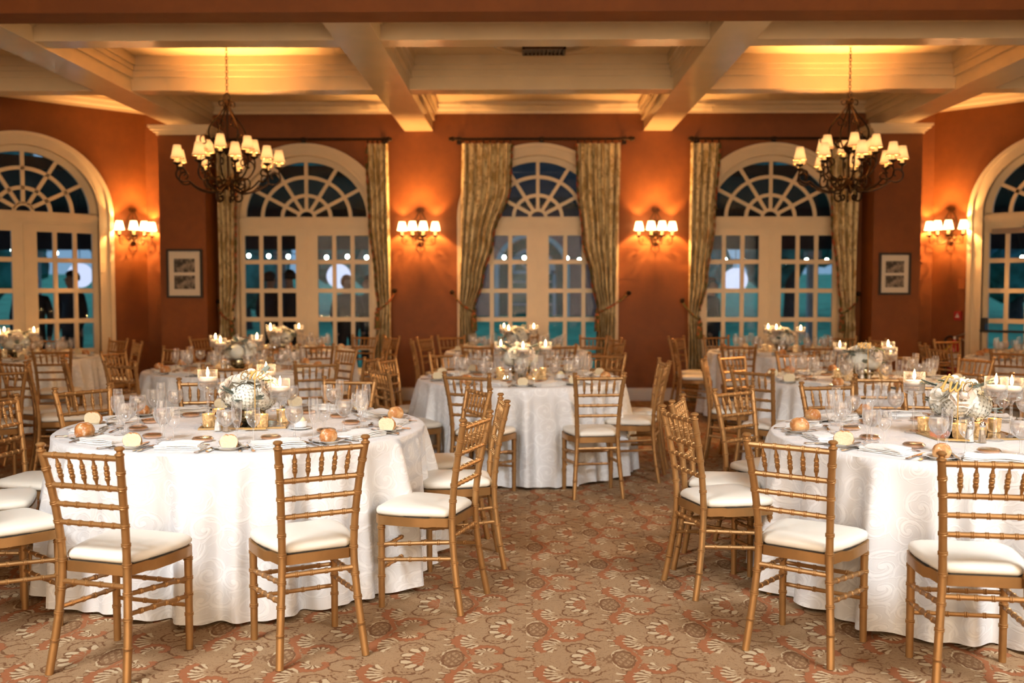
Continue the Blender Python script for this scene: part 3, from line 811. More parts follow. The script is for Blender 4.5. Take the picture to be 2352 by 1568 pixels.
ME_SOCK = build('socket', 'dark_plastic', lambda m: m.lathe([(0.012, 0.03), (0.016, 0.035), (0.016, 0.065), (0.006, 0.07)], 8, cap1=True))
string_lights('string of white bulbs outside the left arched door', [(-4.59, 16.6, 2.066), (-4.258, 16.6, 2.059), (-3.933, 16.6, 2.051), (-3.298, 16.6, 2.037), (-2.952, 16.6, 2.051), (-2.634, 16.6, 2.037)])
string_lights('string of white bulbs outside the left corner door', [(-8.017, 15.6, 2.12), (-7.712, 15.6, 2.1), (-7.332, 15.6, 2.073)])
string_lights('string of white bulbs outside the middle door', [(-0.373, 17.5, 2.065), (-0.023, 17.5, 2.058), (0.723, 17.5, 2.05), (0.936, 17.5, 2.02)], (-1.62, 1.95))
string_lights('string of white bulbs outside the right arched door', [(3.291, 16.6, 1.994), (3.623, 16.6, 1.965), (4.294, 16.6, 1.957), (4.626, 16.6, 1.986), (4.958, 16.6, 1.986)])
string_lights('string of white bulbs outside the right corner door', [(7.664, 15.6, 1.998), (8.058, 15.6, 2.025)])
def lantern(label, loc, r):
    t = tag(empty('paper_lantern', loc), label, 'lantern', 'white paper lanterns outside')
    def fn(mb):
        prof = [(max(0.02, r * math.sin(PI * i / 26) * (1 - 0.012 * (i % 2))), -r * math.cos(PI * i / 26)) for i in range(1, 26)]
        mb.lathe(prof, 28)
    obj('paper_globe', build('globe', 'paper_lantern', fn), t)
    obj('cord', build('cord', 'dark_plastic', lambda m: m.tube([(0, 0, r * 0.99), (0, 0, 3.06 - t.location.z)], 0.006, 5)), t)
    obj('wire_ring', build('wire_ring', 'dark_plastic', lambda m: m.tube([(0.03 * math.cos(a * PI / 6), 0.03 * math.sin(a * PI / 6), r * 0.99) for a in range(12)], 0.004, 5, closed=True)), t)
lantern('white paper globe lantern outside the left arched door', (-3.152, 16.9, 1.73), 0.205)
lantern('white paper globe lantern outside the left corner door', (-7.278, 16.3, 1.737), 0.20)
lantern('white paper globe lantern outside the right arched door', (3.527, 16.9, 1.664), 0.205)

# guests standing outside on the terrace
def person_mesh():
    me = bpy.data.meshes.new('person')
    V = [(0, 0, .98), (0, -.01, 1.18), (0, 0, 1.38), (0, .01, 1.50), (0, 0, 1.565), (0, -.015, 1.66), (0, -.005, 1.745),
         (.19, 0, 1.43), (.25, .02, 1.16), (.23, -.09, .93), (.225, -.12, .84), (-.19, 0, 1.43), (-.25, .02, 1.16), (-.23, -.09, .93), (-.225, -.12, .84),
         (.10, 0, .90), (.105, -.01, .50), (.11, .02, .10), (.12, -.12, .035), (-.10, 0, .90), (-.105, -.01, .50), (-.11, .02, .10), (-.12, -.12, .035),
         (0, -.108, 1.645)]
    Ed = [(0, 1), (1, 2), (2, 3), (3, 4), (4, 5), (5, 6), (2, 7), (7, 8), (8, 9), (9, 10), (2, 11), (11, 12), (12, 13), (13, 14),
          (0, 15), (15, 16), (16, 17), (17, 18), (0, 19), (19, 20), (20, 21), (21, 22), (5, 23)]
    R = [(.165, .115), (.165, .12), (.17, .12), (.07, .065), (.062, .062), (.082, .10), (.06, .075), (.075, .07), (.058, .055), (.045, .042), (.042, .03),
         (.075, .07), (.058, .055), (.045, .042), (.042, .03), (.10, .095), (.075, .075), (.055, .055), (.045, .035), (.10, .095), (.075, .075), (.055, .055), (.045, .035), (.016, .016)]
    me.from_pydata(V, Ed, []); o = bpy.data.objects.new('tmp', me); C.objects.link(o)
    sk = o.modifiers.new('s', 'SKIN'); o.modifiers.new('u', 'SUBSURF').levels = 1
    for i, d in enumerate(me.skin_vertices[0].data):
        d.radius = R[i]; d.use_root = (i == 0)
    dg = bpy.context.evaluated_depsgraph_get(); dg.update()
    out = bpy.data.meshes.new_from_object(o.evaluated_get(dg)); bpy.data.objects.remove(o)
    return out
P_BASE = person_mesh()
def person(label, x, y, rz, suit, hair, scale=1.0, long_hair=False):
    me = P_BASE.copy(); me.materials.clear()
    for q_ in (suit, 'skin', 'shirt'): me.materials.append(MATS[q_])
    for p in me.polygons:
        c = p.center
        p.material_index = 1 if (c.z > 1.505 or (c.z < 0.90 and abs(c.x) > 0.17)) else (2 if (c.z > 1.3 and c.y < -0.085 and abs(c.x) < 0.05) else 0)
    me.shade_smooth()
    t = tag(empty('person', (x, y, -0.02), rz), label, 'person', 'guests outside on the terrace')
    t.scale = (scale,) * 3
    obj('body', me, t)
    def hf(mb):
        o = len(mb.v); mb.ball((0, 0.012, 1.70), 0.112, 16, 12, (0.86, 1.05, 1.0))
        lim = 1.50 if long_hair else 1.655
        mb.v[o:] = [(x, (y if (y > -0.03 or z > 1.745) else -0.03), max(z, lim if y > -0.01 else 1.735)) for x, y, z in mb.v[o:]]
    obj('hair', build('hair', hair, hf), t)
    ey = build('eye', 'dark_plastic', lambda m: m.ball((0, 0, 0), 0.010, 8, 6))
    for s in (-1, 1): obj('eye', ey, t, (s * 0.033, -0.098, 1.668))
    return t
person('guest in a dark suit outside the left door, left of the pair', -3.981, 15.6, 2.6, 'suit', 'hair_dark')
person('guest in a dark jacket outside the left door, right of the pair', -3.754, 15.9, -2.4, 'suit', 'hair_dark', 1.02)
person('red-haired guest in dark clothes below the lantern outside the left door', -2.745, 15.4, 0.6, 'suit', 'hair_red', 0.97, True)
person('guest in a grey jacket outside the left door beside the curtain', -2.480, 15.8, -0.9, 'suit_grey', 'hair_dark', 0.97)
person('guest with light red hair outside the left corner door', -6.896, 13.9, 0.4, 'suit', 'hair_red', 0.97, True)
person('dark-haired guest in front of the lantern outside the left corner door', -6.646, 14.6, -0.5, 'suit', 'hair_dark', 1.0)
person('guest in dark clothes outside the right door behind the curtain', 2.883, 15.6, 0.9, 'suit', 'hair_dark', 0.95)

# ------------------------------------------------------------------ curtains
YCUR = 13.40
def interp(tab, z):
    for (z0, x0), (z1, x1) in zip(tab, tab[1:]):
        if z <= z0 and z >= z1:
            u = (z0 - z) / (z0 - z1); u = u * u * (3 - 2 * u); return x0 + (x1 - x0) * u
    return tab[-1][1] if z < tab[-1][0] else tab[0][1]
def curtain(label, outer, inner, folds, ztie, hook, seed):
    """outer/inner: tables of (height, x)"""
    R = random.Random(seed)
    t = tag(empty('curtain', (0, YCUR, 0)), label, 'curtain', 'floral print curtains at the arched doors')
    nu, nz = folds * 14, 60; ph = [R.uniform(-0.5, 0.5) for _ in range(folds + 1)]
    mb = MB(); wtop = abs(inner[0][1] - outer[0][1]); grid = []; edge = []
    for i in range(nz + 1):
        z = 3.44 - (3.44 - 0.02) * i / nz
        xo, xi = interp(outer, z), interp(inner, z); w_ = abs(xi - xo)
        amp = 0.050 * min(1.5, (wtop / max(0.06, w_)) ** 0.5)
        tie = math.exp(-((z - ztie) / 0.10) ** 2); amp *= (1 - 0.55 * tie)
        if i == 0: amp *= 0.8
        for j in range(nu + 1):
            u = j / nu; f = u * folds; k = int(min(f, folds - 1e-6)); pw = ph[k] * (1 - (f - k)) + ph[k + 1] * (f - k)
            uu = u + 0.012 * math.sin(6.3 * f + z * 1.7)
            y = -amp * math.sin(2 * PI * f + pw * 1.6 + 0.25 * math.sin(z * 2.3 + k)) - 0.25 * amp * math.sin(4 * PI * f + z * 1.1)
            grid.append((xo + (xi - xo) * uu, y, z))
        edge.append((xi, -0.01, z))
    fs = [(i * (nu + 1) + j, i * (nu + 1) + j + 1, (i + 1) * (nu + 1) + j + 1, (i + 1) * (nu + 1) + j) for i in range(nz) for j in range(nu)]
    mb.add(grid, fs); obj('drape', mb.mesh('drape', 'curtain', True, 180), t)
    mb = MB(); mb.tube(edge[:40], [0.011 + 0.008 * (k % 2) for k in range(40)], 6); obj('fringe', mb.mesh('fringe', 'fringe'), t)
    xo, xi = interp(outer, ztie), interp(inner, ztie)
    rope = catmull([(hook, 0.10, ztie + 0.24), (hook + (xo - hook) * 0.5, 0.0, ztie + 0.16), (xo + (xi - xo) * 0.3, -0.07, ztie + 0.06), (xi, -0.075, ztie - 0.02), (xi + (xi - xo) * 0.12, -0.01, ztie + 0.0), (xi, 0.05, ztie + 0.03)], 6)
    mb = MB(); mb.tube(rope, 0.013, 8); tb = obj('tieback', mb.mesh('tieback', 'fringe'), t)
    mb = MB(); mb.lathe([(0.006, 0.0), (0.03, -0.015), (0.035, -0.05), (0.02, -0.065), (0.033, -0.08), (0.042, -0.24), (0.0, -0.24)], 12)
    obj('tassel', mb.mesh('tassel', 'fringe'), tb, (xi + (xi - xo) * 0.05, -0.08, ztie - 0.03))
    mb = MB(); mb.tube([(hook, 0.17, ztie + 0.24), (hook, 0.08, ztie + 0.24)], 0.012, 8); mb.ball((hook, 0.06, ztie + 0.24), 0.032, 10, 8)
    obj('hook', mb.mesh('hook', 'iron'), tb)
curtain('left floral curtain of the middle door, tied back to the left', [(3.44, -.845), (1.23, -.885), (0, -.895)], [(3.44, -.18), (2.9, -.20), (2.17, -.43), (1.65, -.565), (1.23, -.69), (0.8, -.66), (0, -.65)], 6, 1.23, -.985, 1)
curtain('right floral curtain of the middle door, tied back to the right', [(3.44, 1.25), (1.23, 1.20), (0, 1.20)], [(3.44, .676), (2.9, .69), (2.17, .76), (1.65, .88), (1.22, .965), (0.8, .94), (0, .935)], 6, 1.22, 1.385, 2)
curtain('narrow floral curtain at the right side of the left door', [(3.44, -1.83), (1.25, -1.805), (0, -1.79)], [(3.44, -2.12), (2.4, -2.085), (1.65, -2.01), (1.25, -1.97), (0.8, -2.01), (0, -2.02)], 4, 1.25, -1.76, 3)
curtain('narrow floral curtain at the left side of the left door', [(3.44, -4.12), (1.1, -4.10), (0, -4.11)], [(3.44, -3.857), (1.65, -3.88), (1.1, -3.93), (0.7, -3.89), (0, -3.89)], 4, 1.10, -4.14, 4)
curtain('floral curtain at the left side of the right door', [(3.44, 2.185), (1.12, 2.17), (0, 2.165)], [(3.44, 2.57), (2.4, 2.51), (1.65, 2.42), (1.12, 2.31), (0.7, 2.35), (0, 2.36)], 4, 1.12, 2.10, 5)
curtain('floral curtain at the right side of the right door', [(3.44, 4.416), (1.21, 4.375), (0, 4.38)], [(3.44, 4.03), (2.4, 4.06), (1.65, 4.15), (1.21, 4.20), (0.7, 4.17), (0, 4.16)], 4, 1.21, 4.45, 6)
ME_RING = build('rod_ring', 'iron', lambda m: m.tube([(0, 0.028 * math.cos(a * PI / 6), 0.028 * math.sin(a * PI / 6)) for a in range(12)], 0.006, 6, closed=True))
def rod(label, x0, x1, spans):
    t = tag(empty('curtain_rod', (0, YCUR, 3.50)), label, 'curtain rod', 'dark iron curtain rods')
    mb = MB(); mb.tube([(x0, 0, 0), (x1, 0, 0)], 0.017, 10); obj('pole', mb.mesh('pole', 'iron'), t)
    fi = build('finial', 'iron', lambda m: (m.ball((0, 0, 0), 0.034, 10, 8), m.tube([(-0.045, 0, 0), (0.045, 0, 0)], 0.024, 10)))
    for x in (x0, x1): obj('finial', fi, t, (x, 0, 0))
    br = build('bracket', 'iron', lambda m: (m.tube([(0, 0.0, 0), (0, 0.165, 0)], 0.012, 8), m.box(-0.03, 0.03, 0.155, 0.17, -0.05, 0.05)))
    for x in (x0 + 0.08, (x0 + x1) / 2, x1 - 0.08): obj('bracket', br, t, (x, 0, 0))
    for a, b_ in spans:
        n = max(4, int(abs(b_ - a) / 0.085))
        for k in range(n + 1): obj('ring', ME_RING, t, (a + (b_ - a) * k / n, 0, -0.028))
rod('dark curtain rod above the middle arched door', -.973, 1.40, ((-.83, -.2), (.69, 1.24)))
rod('dark curtain rod above the left arched door', -4.16, -1.82, ((-4.1, -3.87), (-2.1, -1.84)))
rod('dark curtain rod above the right arched door', 2.20, 4.44, ((2.2, 2.56), (4.04, 4.4)))

# ------------------------------------------------------------------ sconces and chandeliers
def spiral(c, r0, r1, a0, a1, plane, n=22):
    """spiral in the plane spanned by two unit vectors"""
    out = []
    for i in range(n + 1):
        u = i / n; a = a0 + (a1 - a0) * u; r = r0 + (r1 - r0) * u
        out.append(Vector(c) + Vector(plane[0]) * (r * math.cos(a)) + Vector(plane[1]) * (r * math.sin(a)))
    return out
def shade_mesh(name, mat, rb, rt, h):
    def fn(mb):
        n = 32; vs = []
        for i in range(7):
            u = i / 6; r = rb + (rt - rb) * (u ** 0.75)
            for j in range(n):
                a = 2 * PI * j / n; rr = r * (1 + 0.025 * math.cos(8 * a))
                vs.append((rr * math.cos(a), rr * math.sin(a), h * u))
        mb.add(vs, [(i * n + j, i * n + (j + 1) % n, (i + 1) * n + (j + 1) % n, (i + 1) * n + j) for i in range(6) for j in range(n)])
    return build(name, mat, fn)
ME_SSH = shade_mesh('sconce_shade', 'sconce_shade', 0.068, 0.041, 0.115)
ME_CSH = shade_mesh('chandelier_shade', 'chandelier_shade', 0.066, 0.036, 0.130)
ME_TRIM = build('shade_trim', 'bronze_iron', lambda m: m.tube([(0.067 * math.cos(a * PI / 12), 0.067 * math.sin(a * PI / 12), 0) for a in range(24)], 0.003, 5, closed=True))
ME_SLV = build('sleeve', 'sleeve', lambda m: m.lathe([(0.017, 0.0), (0.017, 0.10), (0.0, 0.10)], 10, cap0=True))
ME_CUP = build('cup', 'iron', lambda m: m.lathe([(0.006, -0.02), (0.02, -0.012), (0.046, 0.004), (0.046, 0.008), (0.018, 0.004), (0.0, 0.004)], 14))
def bulb_light(name, power, col=(1.0, 0.50, 0.165)):
    l = bpy.data.lights.new(name, 'POINT'); l.energy = power; l.color = col; l.shadow_soft_size = 0.012; return l
BULB_S = bulb_light('sconce_bulb', 27.0); BULB_C = bulb_light('chandelier_bulb', 34.0, (1.0, 0.455, 0.14))
def lamp_head(parent, pos, shade_me, gap):
    cup = obj('drip_cup', ME_CUP, parent, pos)
    obj('candle_sleeve', ME_SLV, parent, (pos[0], pos[1], pos[2] + 0.004))
    s = obj('shade', shade_me, parent, (pos[0], pos[1], pos[2] + gap))
    b_ = obj('bulb_light', BULB_S if shade_me is ME_SSH else BULB_C, parent, (pos[0], pos[1], pos[2] + gap + 0.06))
    return s
XZ = (Vector((1, 0, 0)), Vector((0, 0, 1)))
def sconce(label, loc, rz):
    t = tag(empty('wall_sconce', loc, rz), label, 'sconce', 'four-light iron wall sconces')
    Y = -0.02
    def plate(mb):
        for k in range(10):
            a = 2 * PI * k / 10; d = Vector((math.cos(a), 0, math.sin(a)))
            mb.tube([Vector((0, Y, 0)) + d * 0.01, Vector((0, Y - 0.015, 0)) + d * 0.05, Vector((0, Y, 0)) + d * 0.085], [0.016, 0.018, 0.006], 6)
        mb.ball((0, Y - 0.02, 0), 0.028, 12, 8)
    obj('back_rosette', build('rosette', 'bronze_iron', plate), t)
    def top(mb):
        for s in (-1, 1):
            px_ = (Vector((s, 0, 0)), Vector((0, 0, 1)))
            mb.tube(catmull([(0, Y, 0.06), (s * 0.07, Y, 0.14), (s * 0.075, Y, 0.24), (s * 0.035, Y, 0.32), (s * 0.008, Y, 0.37)], 5) + spiral((s * 0.03, Y, 0.375), 0.022, 0.008, PI, -PI * 0.8, px_, 12), 0.0065, 6)
            mb.tube(spiral((s * 0.038, Y, 0.235), 0.030, 0.006, -0.5, -6.5, px_, 20), 0.005, 6)
            mb.tube(spiral((s * 0.095, Y, 0.17), 0.026, 0.006, PI, -3.6, px_, 16), 0.005, 6)
        mb.tube([(0, Y, 0.05), (0, Y, 0.37)], 0.005, 6)
    obj('crest_scroll', build('crest', 'bronze_iron', top), t)
    def bot(mb):
        for s in (-1, 1):
            px_ = (Vector((s, 0, 0)), Vector((0, 0, 1)))
            mb.tube(catmull([(0, Y, -0.03), (s * 0.05, Y, -0.10), (s * 0.045, Y, -0.16)], 5) + spiral((s * 0.028, Y, -0.16), 0.018, 0.006, 0, -4.5, px_, 12), 0.006, 6)
    obj('drop_scroll', build('drop', 'bronze_iron', bot), t)
    for x, yo in ((-0.232, -0.13), (-0.082, -0.23), (0.062, -0.235), (0.212, -0.13)):
        def arm(mb, x=x, yo=yo):
            s = 1 if x > 0 else -1
            pl = (Vector((x, yo, 0)).normalized(), Vector((0, 0, 1)))
            L = math.hypot(x, yo)
            c = Vector((x, yo, 0)) * ((L - 0.045) / L) + Vector((0, 0, -0.035))
            mb.tube(catmull([(0, Y, 0.0), Vector((x, yo, 0)) * 0.35 + Vector((0, Y, -0.075)), Vector((x, yo, 0)) * 0.75 + Vector((0, 0, -0.085))], 6) + spiral(c, 0.048, 0.012, -1.1, 5.2, pl, 24), 0.0065, 6)
            mb.tube([(x, yo, -0.04), (x, yo, 0.02)], 0.0065, 6)
        a = obj('arm', build('sconce_arm', 'bronze_iron', arm), t)
        lamp_head(a, (x, yo, 0.03), ME_SSH, 0.075)
    return t
ZS = 2.19
sconce('four-light sconce on the orange wall between left and middle doors', (-1.42, YB, ZS), 0)
sconce('four-light sconce on the orange wall between middle and right doors', (1.745, YB, ZS), 0)
sconce('four-light sconce beside the left corner door', (cl[0] - 0.20 * q, cl[1] - 0.20 * q, ZS), PI / 4)
sconce('four-light sconce beside the right corner door', (cr[0] + 0.24 * q, cr[1] - 0.24 * q, ZS), -PI / 4)

ME_LINK = build('chain_link', 'iron', lambda m: m.tube([(0.011 * math.cos(a * PI / 5), 0, 0.022 * math.sin(a * PI / 5)) for a in range(10)], 0.0035, 5, closed=True))
def chandelier(label, x, y, rz):
    t = tag(empty('chandelier', (x, y, 2.56), rz), label, 'chandelier', 'iron candle-shade chandeliers')
    def stem(mb):
        mb.lathe([(0.0, -0.05), (0.03, -0.04), (0.055, -0.01), (0.05, 0.02), (0.02, 0.05), (0.012, 0.1), (0.012, 0.78), (0.03, 0.80), (0.03, 0.83), (0.008, 0.86), (0.0, 0.86)], 12)
        mb.lathe([(0.012, 0.30), (0.05, 0.34), (0.06, 0.38), (0.03, 0.42), (0.012, 0.44)], 12)
        mb.tube([(0.032 * math.cos(a * PI / 8), 0, 0.89 + 0.032 * math.sin(a * PI / 8)) for a in range(16)], 0.008, 6, closed=True)
    obj('stem', build('stem', 'iron', stem), t)
    def cage(mb):
        pl = (Vector((1, 0, 0)), Vector((0, 0, 1)))
        mb.tube(catmull([(0.015, 0, 0.80), (0.09, 0, 0.70), (0.19, 0, 0.58), (0.20, 0, 0.48), (0.12, 0, 0.38), (0.035, 0, 0.36)], 6), 0.009, 6)
        mb.tube(spiral((0.255, 0, 0.43), 0.065, 0.012, PI * 0.9, -PI * 1.3, pl, 24), 0.007, 6)
        mb.tube(spiral((0.10, 0, 0.62), 0.055, 0.01, 0.6, 7.0, pl, 24), 0.006, 6)
        mb.tube([(0.015, 0, 0.80)] + spiral((0.06, 0, 0.815), 0.045, 0.01, PI, -2.6, pl, 16), 0.008, 6)
    me = build('cage', 'iron', cage)
    for k in range(4): obj('cage_scroll', me, t, (0, 0, 0), PI / 4 + k * PI / 2)
    def under(mb):
        pl = (Vector((1, 0, 0)), Vector((0, 0, 1)))
        mb.tube(catmull([(0.02, 0, 0.02), (0.12, 0, -0.03), (0.135, 0, -0.12)], 6) + spiral((0.09, 0, -0.125), 0.045, 0.012, 0, -5.2, pl, 20), 0.010, 6)
    me = build('under', 'iron', under)
    for k in range(5): obj('under_scroll', me, t, (0, 0, 0), 0.4 + k * 2 * PI / 5)
    def arm_lo(mb):
        pl = (Vector((1, 0, 0)), Vector((0, 0, 1)))
        mb.tube(catmull([(0.04, 0, 0.0), (0.16, 0, -0.07), (0.30, 0, -0.04), (0.40, 0, 0.03)], 6), 0.0095, 6)
        mb.tube(spiral((0.455, 0, 0.095), 0.085, 0.018, -2.3, 4.4, pl, 30), 0.009, 6)
        mb.tube(spiral((0.155, 0, 0.03), 0.075, 0.015, -1.4, 4.8, pl, 26), 0.0085, 6)
        mb.tube([(0.505, 0, 0.13), (0.505, 0, 0.185)], 0.008, 6)
    def arm_hi(mb):
        pl = (Vector((1, 0, 0)), Vector((0, 0, 1)))
        mb.tube(catmull([(0.03, 0, 0.06), (0.13, 0, 0.05), (0.22, 0, 0.10), (0.275, 0, 0.20), (0.27, 0, 0.29)], 6), 0.009, 6)
        mb.tube(spiral((0.21, 0, 0.21), 0.06, 0.012, -0.2, 5.6, pl, 24), 0.0075, 6)
    ml = build('arm_lower', 'iron', arm_lo); mh = build('arm_upper', 'iron', arm_hi)
    for k in range(9):
        a = obj('arm', ml, t, (0, 0, 0), 0.25 + k * 2 * PI / 9); s = lamp_head(a, (0.505, 0, 0.19), ME_CSH, 0.05); obj('shade_trim', ME_TRIM, a, s.location)
    for k in range(6):
        a = obj('arm', mh, t, (0, 0, 0), 0.55 + k * 2 * PI / 6); s = lamp_head(a, (0.27, 0, 0.30), ME_CSH, 0.05); obj('shade_trim', ME_TRIM, a, s.location)
    z = 0.925; k = 0
    while z + 2.56 < ZC - 0.03:
        obj('chain_link', ME_LINK, t, (0, 0, z + 0.02), (k % 2) * PI / 2); z += 0.033; k += 1
    obj('ceiling_canopy', build('canopy', 'iron', lambda m: m.lathe([(0.0, -0.05), (0.02, -0.045), (0.06, -0.02), (0.065, 0.0)], 16)), t, (0, 0, ZC - 2.56))
chandelier('iron chandelier with small lit shades hanging on the left', -3.02, 10.2, 0.0)
chandelier('iron chandelier with small lit shades hanging on the right', 3.25, 10.2, 0.9)

# ------------------------------------------------------------------ things on the walls
def picture(label, x, zc, w_, h_):
    t = tag(empty('framed_print', (x, 13.10, zc)), label, 'picture', 'framed double engravings on the piers')
    def frm(mb):
        b_ = 0.028
        mb.box(-w_, w_, -0.03, 0, h_ - b_, h_); mb.box(-w_, w_, -0.03, 0, -h_, -h_ + b_)
        mb.box(-w_, -w_ + b_, -0.03, 0, -h_ + b_, h_ - b_); mb.box(w_ - b_, w_, -0.03, 0, -h_ + b_, h_ - b_)
    obj('frame', build('frame', 'frame_black', frm, False), t)
    obj('mat_board', build('mat', 'print_mat', lambda m: m.box(-w_ + 0.02, w_ - 0.02, -0.014, -0.002, -h_ + 0.02, h_ - 0.02), False), t)
    pr = build('engraving', 'engraving', lambda m: m.box(-w_ * 0.58, w_ * 0.58, -0.018, -0.012, -h_ * 0.28, h_ * 0.28), False)
    obj('engraving', pr, t, (0, 0, h_ * 0.33)); obj('engraving', pr, t, (0, 0, -h_ * 0.36))
picture('black framed double engraving with dark prints on the left pier', -4.465, 1.715, 0.235, 0.318)
picture('black framed double engraving with paler prints on the right pier', 4.790, 1.709, 0.205, 0.272)
def on_right(s, z): return (cr[0] + s * q, cr[1] - s * q, z)
# fire alarm pull, wall plate and extinguisher on the angled wall at the right
al = tag(empty('fire_alarm', on_right(0.37, 1.16), -PI / 4), 'red fire alarm box on the orange wall above the extinguisher', 'fire alarm')
obj('box', build('alarm_box', 'red_paint', lambda m: m.box(-0.045, 0.045, -0.05, 0, -0.06, 0.06), False), al)
obj('pull_handle', build('alarm_pull', 'white_label', lambda m: (m.box(-0.02, 0.02, -0.062, -0.05, -0.02, 0.0), m.box(-0.006, 0.006, -0.06, -0.05, 0.0, 0.03)), False), al)
wp = tag(empty('wall_plate', on_right(0.40, 1.58), -PI / 4), 'terracotta painted blank plate on the wall below the right corner sconce', 'wall plate')
obj('plate', build('plate', 'tan_plate', lambda m: (m.box(-0.04, 0.04, -0.022, 0, -0.065, 0.065), m.box(-0.045, 0.045, -0.03, 0, 0.055, 0.065)), False), wp)
ex = tag(empty('fire_extinguisher', (on_right(0.36, 0.33)[0] - 0.10 * q, on_right(0.36, 0.33)[1] - 0.10 * q, 0.33), -PI / 4), 'red fire extinguisher hanging on the wall left of the right corner door', 'extinguisher')
obj('cylinder', build('cyl', 'red_paint', lambda m: m.lathe([(0.0, 0), (0.075, 0.0), (0.082, 0.02), (0.082, 0.40), (0.06, 0.46), (0.025, 0.49), (0.025, 0.52), (0, 0.52)], 20)), ex)
obj('label', build('lab', 'white_label', lambda m: m.lathe([(0.0835, 0.16), (0.0835, 0.34)], 20)), ex)
obj('valve', build('valve', 'grey_metal', lambda m: (m.lathe([(0.02, 0.50), (0.024, 0.53), (0.02, 0.56), (0, 0.56)], 10), m.tube([(0.0, 0, 0.55), (0.06, 0, 0.575), (0.13, 0, 0.60)], 0.011, 8), m.tube([(0, 0, 0.53), (0.07, 0, 0.535), (0.13, 0, 0.51)], 0.009, 8))), ex)
obj('hose', build('hose', 'dark_plastic', lambda m: m.tube(catmull([(0, 0, 0.54), (-0.07, 0, 0.56), (-0.13, 0, 0.48), (-0.125, -0.01, 0.25), (-0.10, -0.03, 0.08)], 6), 0.014, 8)), ex)
obj('tag', build('tagm', 'yellow_tag', lambda m: m.add([(-0.12, -0.09, 0.36), (-0.10, -0.09, 0.335), (0.02, -0.09, 0.45), (0.0, -0.09, 0.475), (-0.12, -0.093, 0.36), (-0.10, -0.093, 0.335), (0.02, -0.093, 0.45), (0.0, -0.093, 0.475)], [(0, 1, 2, 3), (7, 6, 5, 4), (0, 4, 5, 1), (1, 5, 6, 2), (2, 6, 7, 3), (3, 7, 4, 0)]), False), ex)
obj('wall_bracket', build('wb', 'grey_metal', lambda m: m.box(-0.03, 0.03, 0.06, 0.10, 0.2, 0.36), False), ex)

# ------------------------------------------------------------------ gilt bamboo chairs
POST = [(0.180, -0.232, 0.0), (0.168, -0.205, 0.15), (0.156, -0.186, 0.30), (0.150, -0.178, 0.43), (0.154, -0.188, 0.58), (0.164, -0.214, 0.74), (0.180, -0.246, 0.885)]
def post_at(z):
    for a, b_ in zip(POST, POST[1:]):
        if a[2] <= z <= b_[2]:
            u = (z - a[2]) / (b_[2] - a[2]); return (a[0] + (b_[0] - a[0]) * u, a[1] + (b_[1] - a[1]) * u)
    return POST[-1][:2]
def bamboo(mb, P, r0, r1, rings, b_=0.0032, n=10, taper=0.0):
    """turned stick with raised double rings at the given fractions of its length"""
    P = [Vector(p) for p in P]; L = [0.0]
    for a, c in zip(P, P[1:]): L.append(L[-1] + (c - a).length)
    T = L[-1]; S = {0.0: 0, T: 0}
    for k in range(1, 7): S[T * k / 7] = 0
    for t in rings:
        c = t * T
        for d, h in ((-0.0075, 0), (-0.006, 1), (-0.002, 1), (0.0, 0.3), (0.002, 1), (0.006, 1), (0.0075, 0)):
            if 0 < c + d < T: S[c + d] = h
    pts = []; rad = []
    for s in sorted(S):
        i = 0
        while i < len(L) - 2 and L[i + 1] < s: i += 1
        u = (s - L[i]) / max(1e-9, L[i + 1] - L[i]); pts.append(P[i].lerp(P[i + 1], min(1, u)))
        r = r0 + (r1 - r0) * s / T
        if taper: e = min(s, T - s) / (0.3 * T); r *= (1 - taper) + taper * min(1.0, e)
        rad.append(r + b_ * S[s])
    mb.tube(pts, rad, n)
def zfrac(zs): return [z / 0.885 for z in zs]
def chair_post(s):
    def fn(mb):
        P = catmull([(s * x, y, z) for x, y, z in POST], 4)
        bamboo(mb, P, 0.0165, 0.0155, zfrac((0.13, 0.24, 0.335, 0.445, 0.525, 0.60, 0.675, 0.75, 0.815)))
        x, y = POST[-1][:2]
        mb.lathe([(0.0155, 0.0), (0.0185, 0.002), (0.0185, 0.008), (0.012, 0.012), (0.0115, 0.018), (0.019, 0.024), (0.0195, 0.030), (0.012, 0.036), (0.0, 0.037)], 10, (s * x, y, 0.883))
    return build('rear_leg', 'gold_paint', fn)
def stick(a, b_, r, nr, r_b=0.0026, n=8, taper=0.0, name='stick'):
    return build(name, 'gold_paint', lambda m: bamboo(m, [a, b_], r, r, [(k + 1) / (nr + 1) for k in range(nr)], r_b, n, taper))
SEAT = [(0.128, -0.178), (0.160, -0.150), (0.172, -0.085), (0.192, -0.070), (0.203, 0.02), (0.205, 0.12), (0.198, 0.175), (0.172, 0.203), (0.10, 0.214), (0.0, 0.217)]
def outline(k=1.0, add=0.0):
    R_ = [(x * k + (add if x > 0 else 0), y * k) for x, y in SEAT]
    return R_[:-1] + [(0, SEAT[-1][1] * k)] + [(-x, y) for x, y in reversed(R_[:-1])]
CUSH = [(0.118, -0.165), (0.150, -0.140), (0.168, -0.08), (0.182, -0.02), (0.192, 0.06), (0.194, 0.14), (0.182, 0.185), (0.155, 0.202), (0.08, 0.208), (0.0, 0.209)]
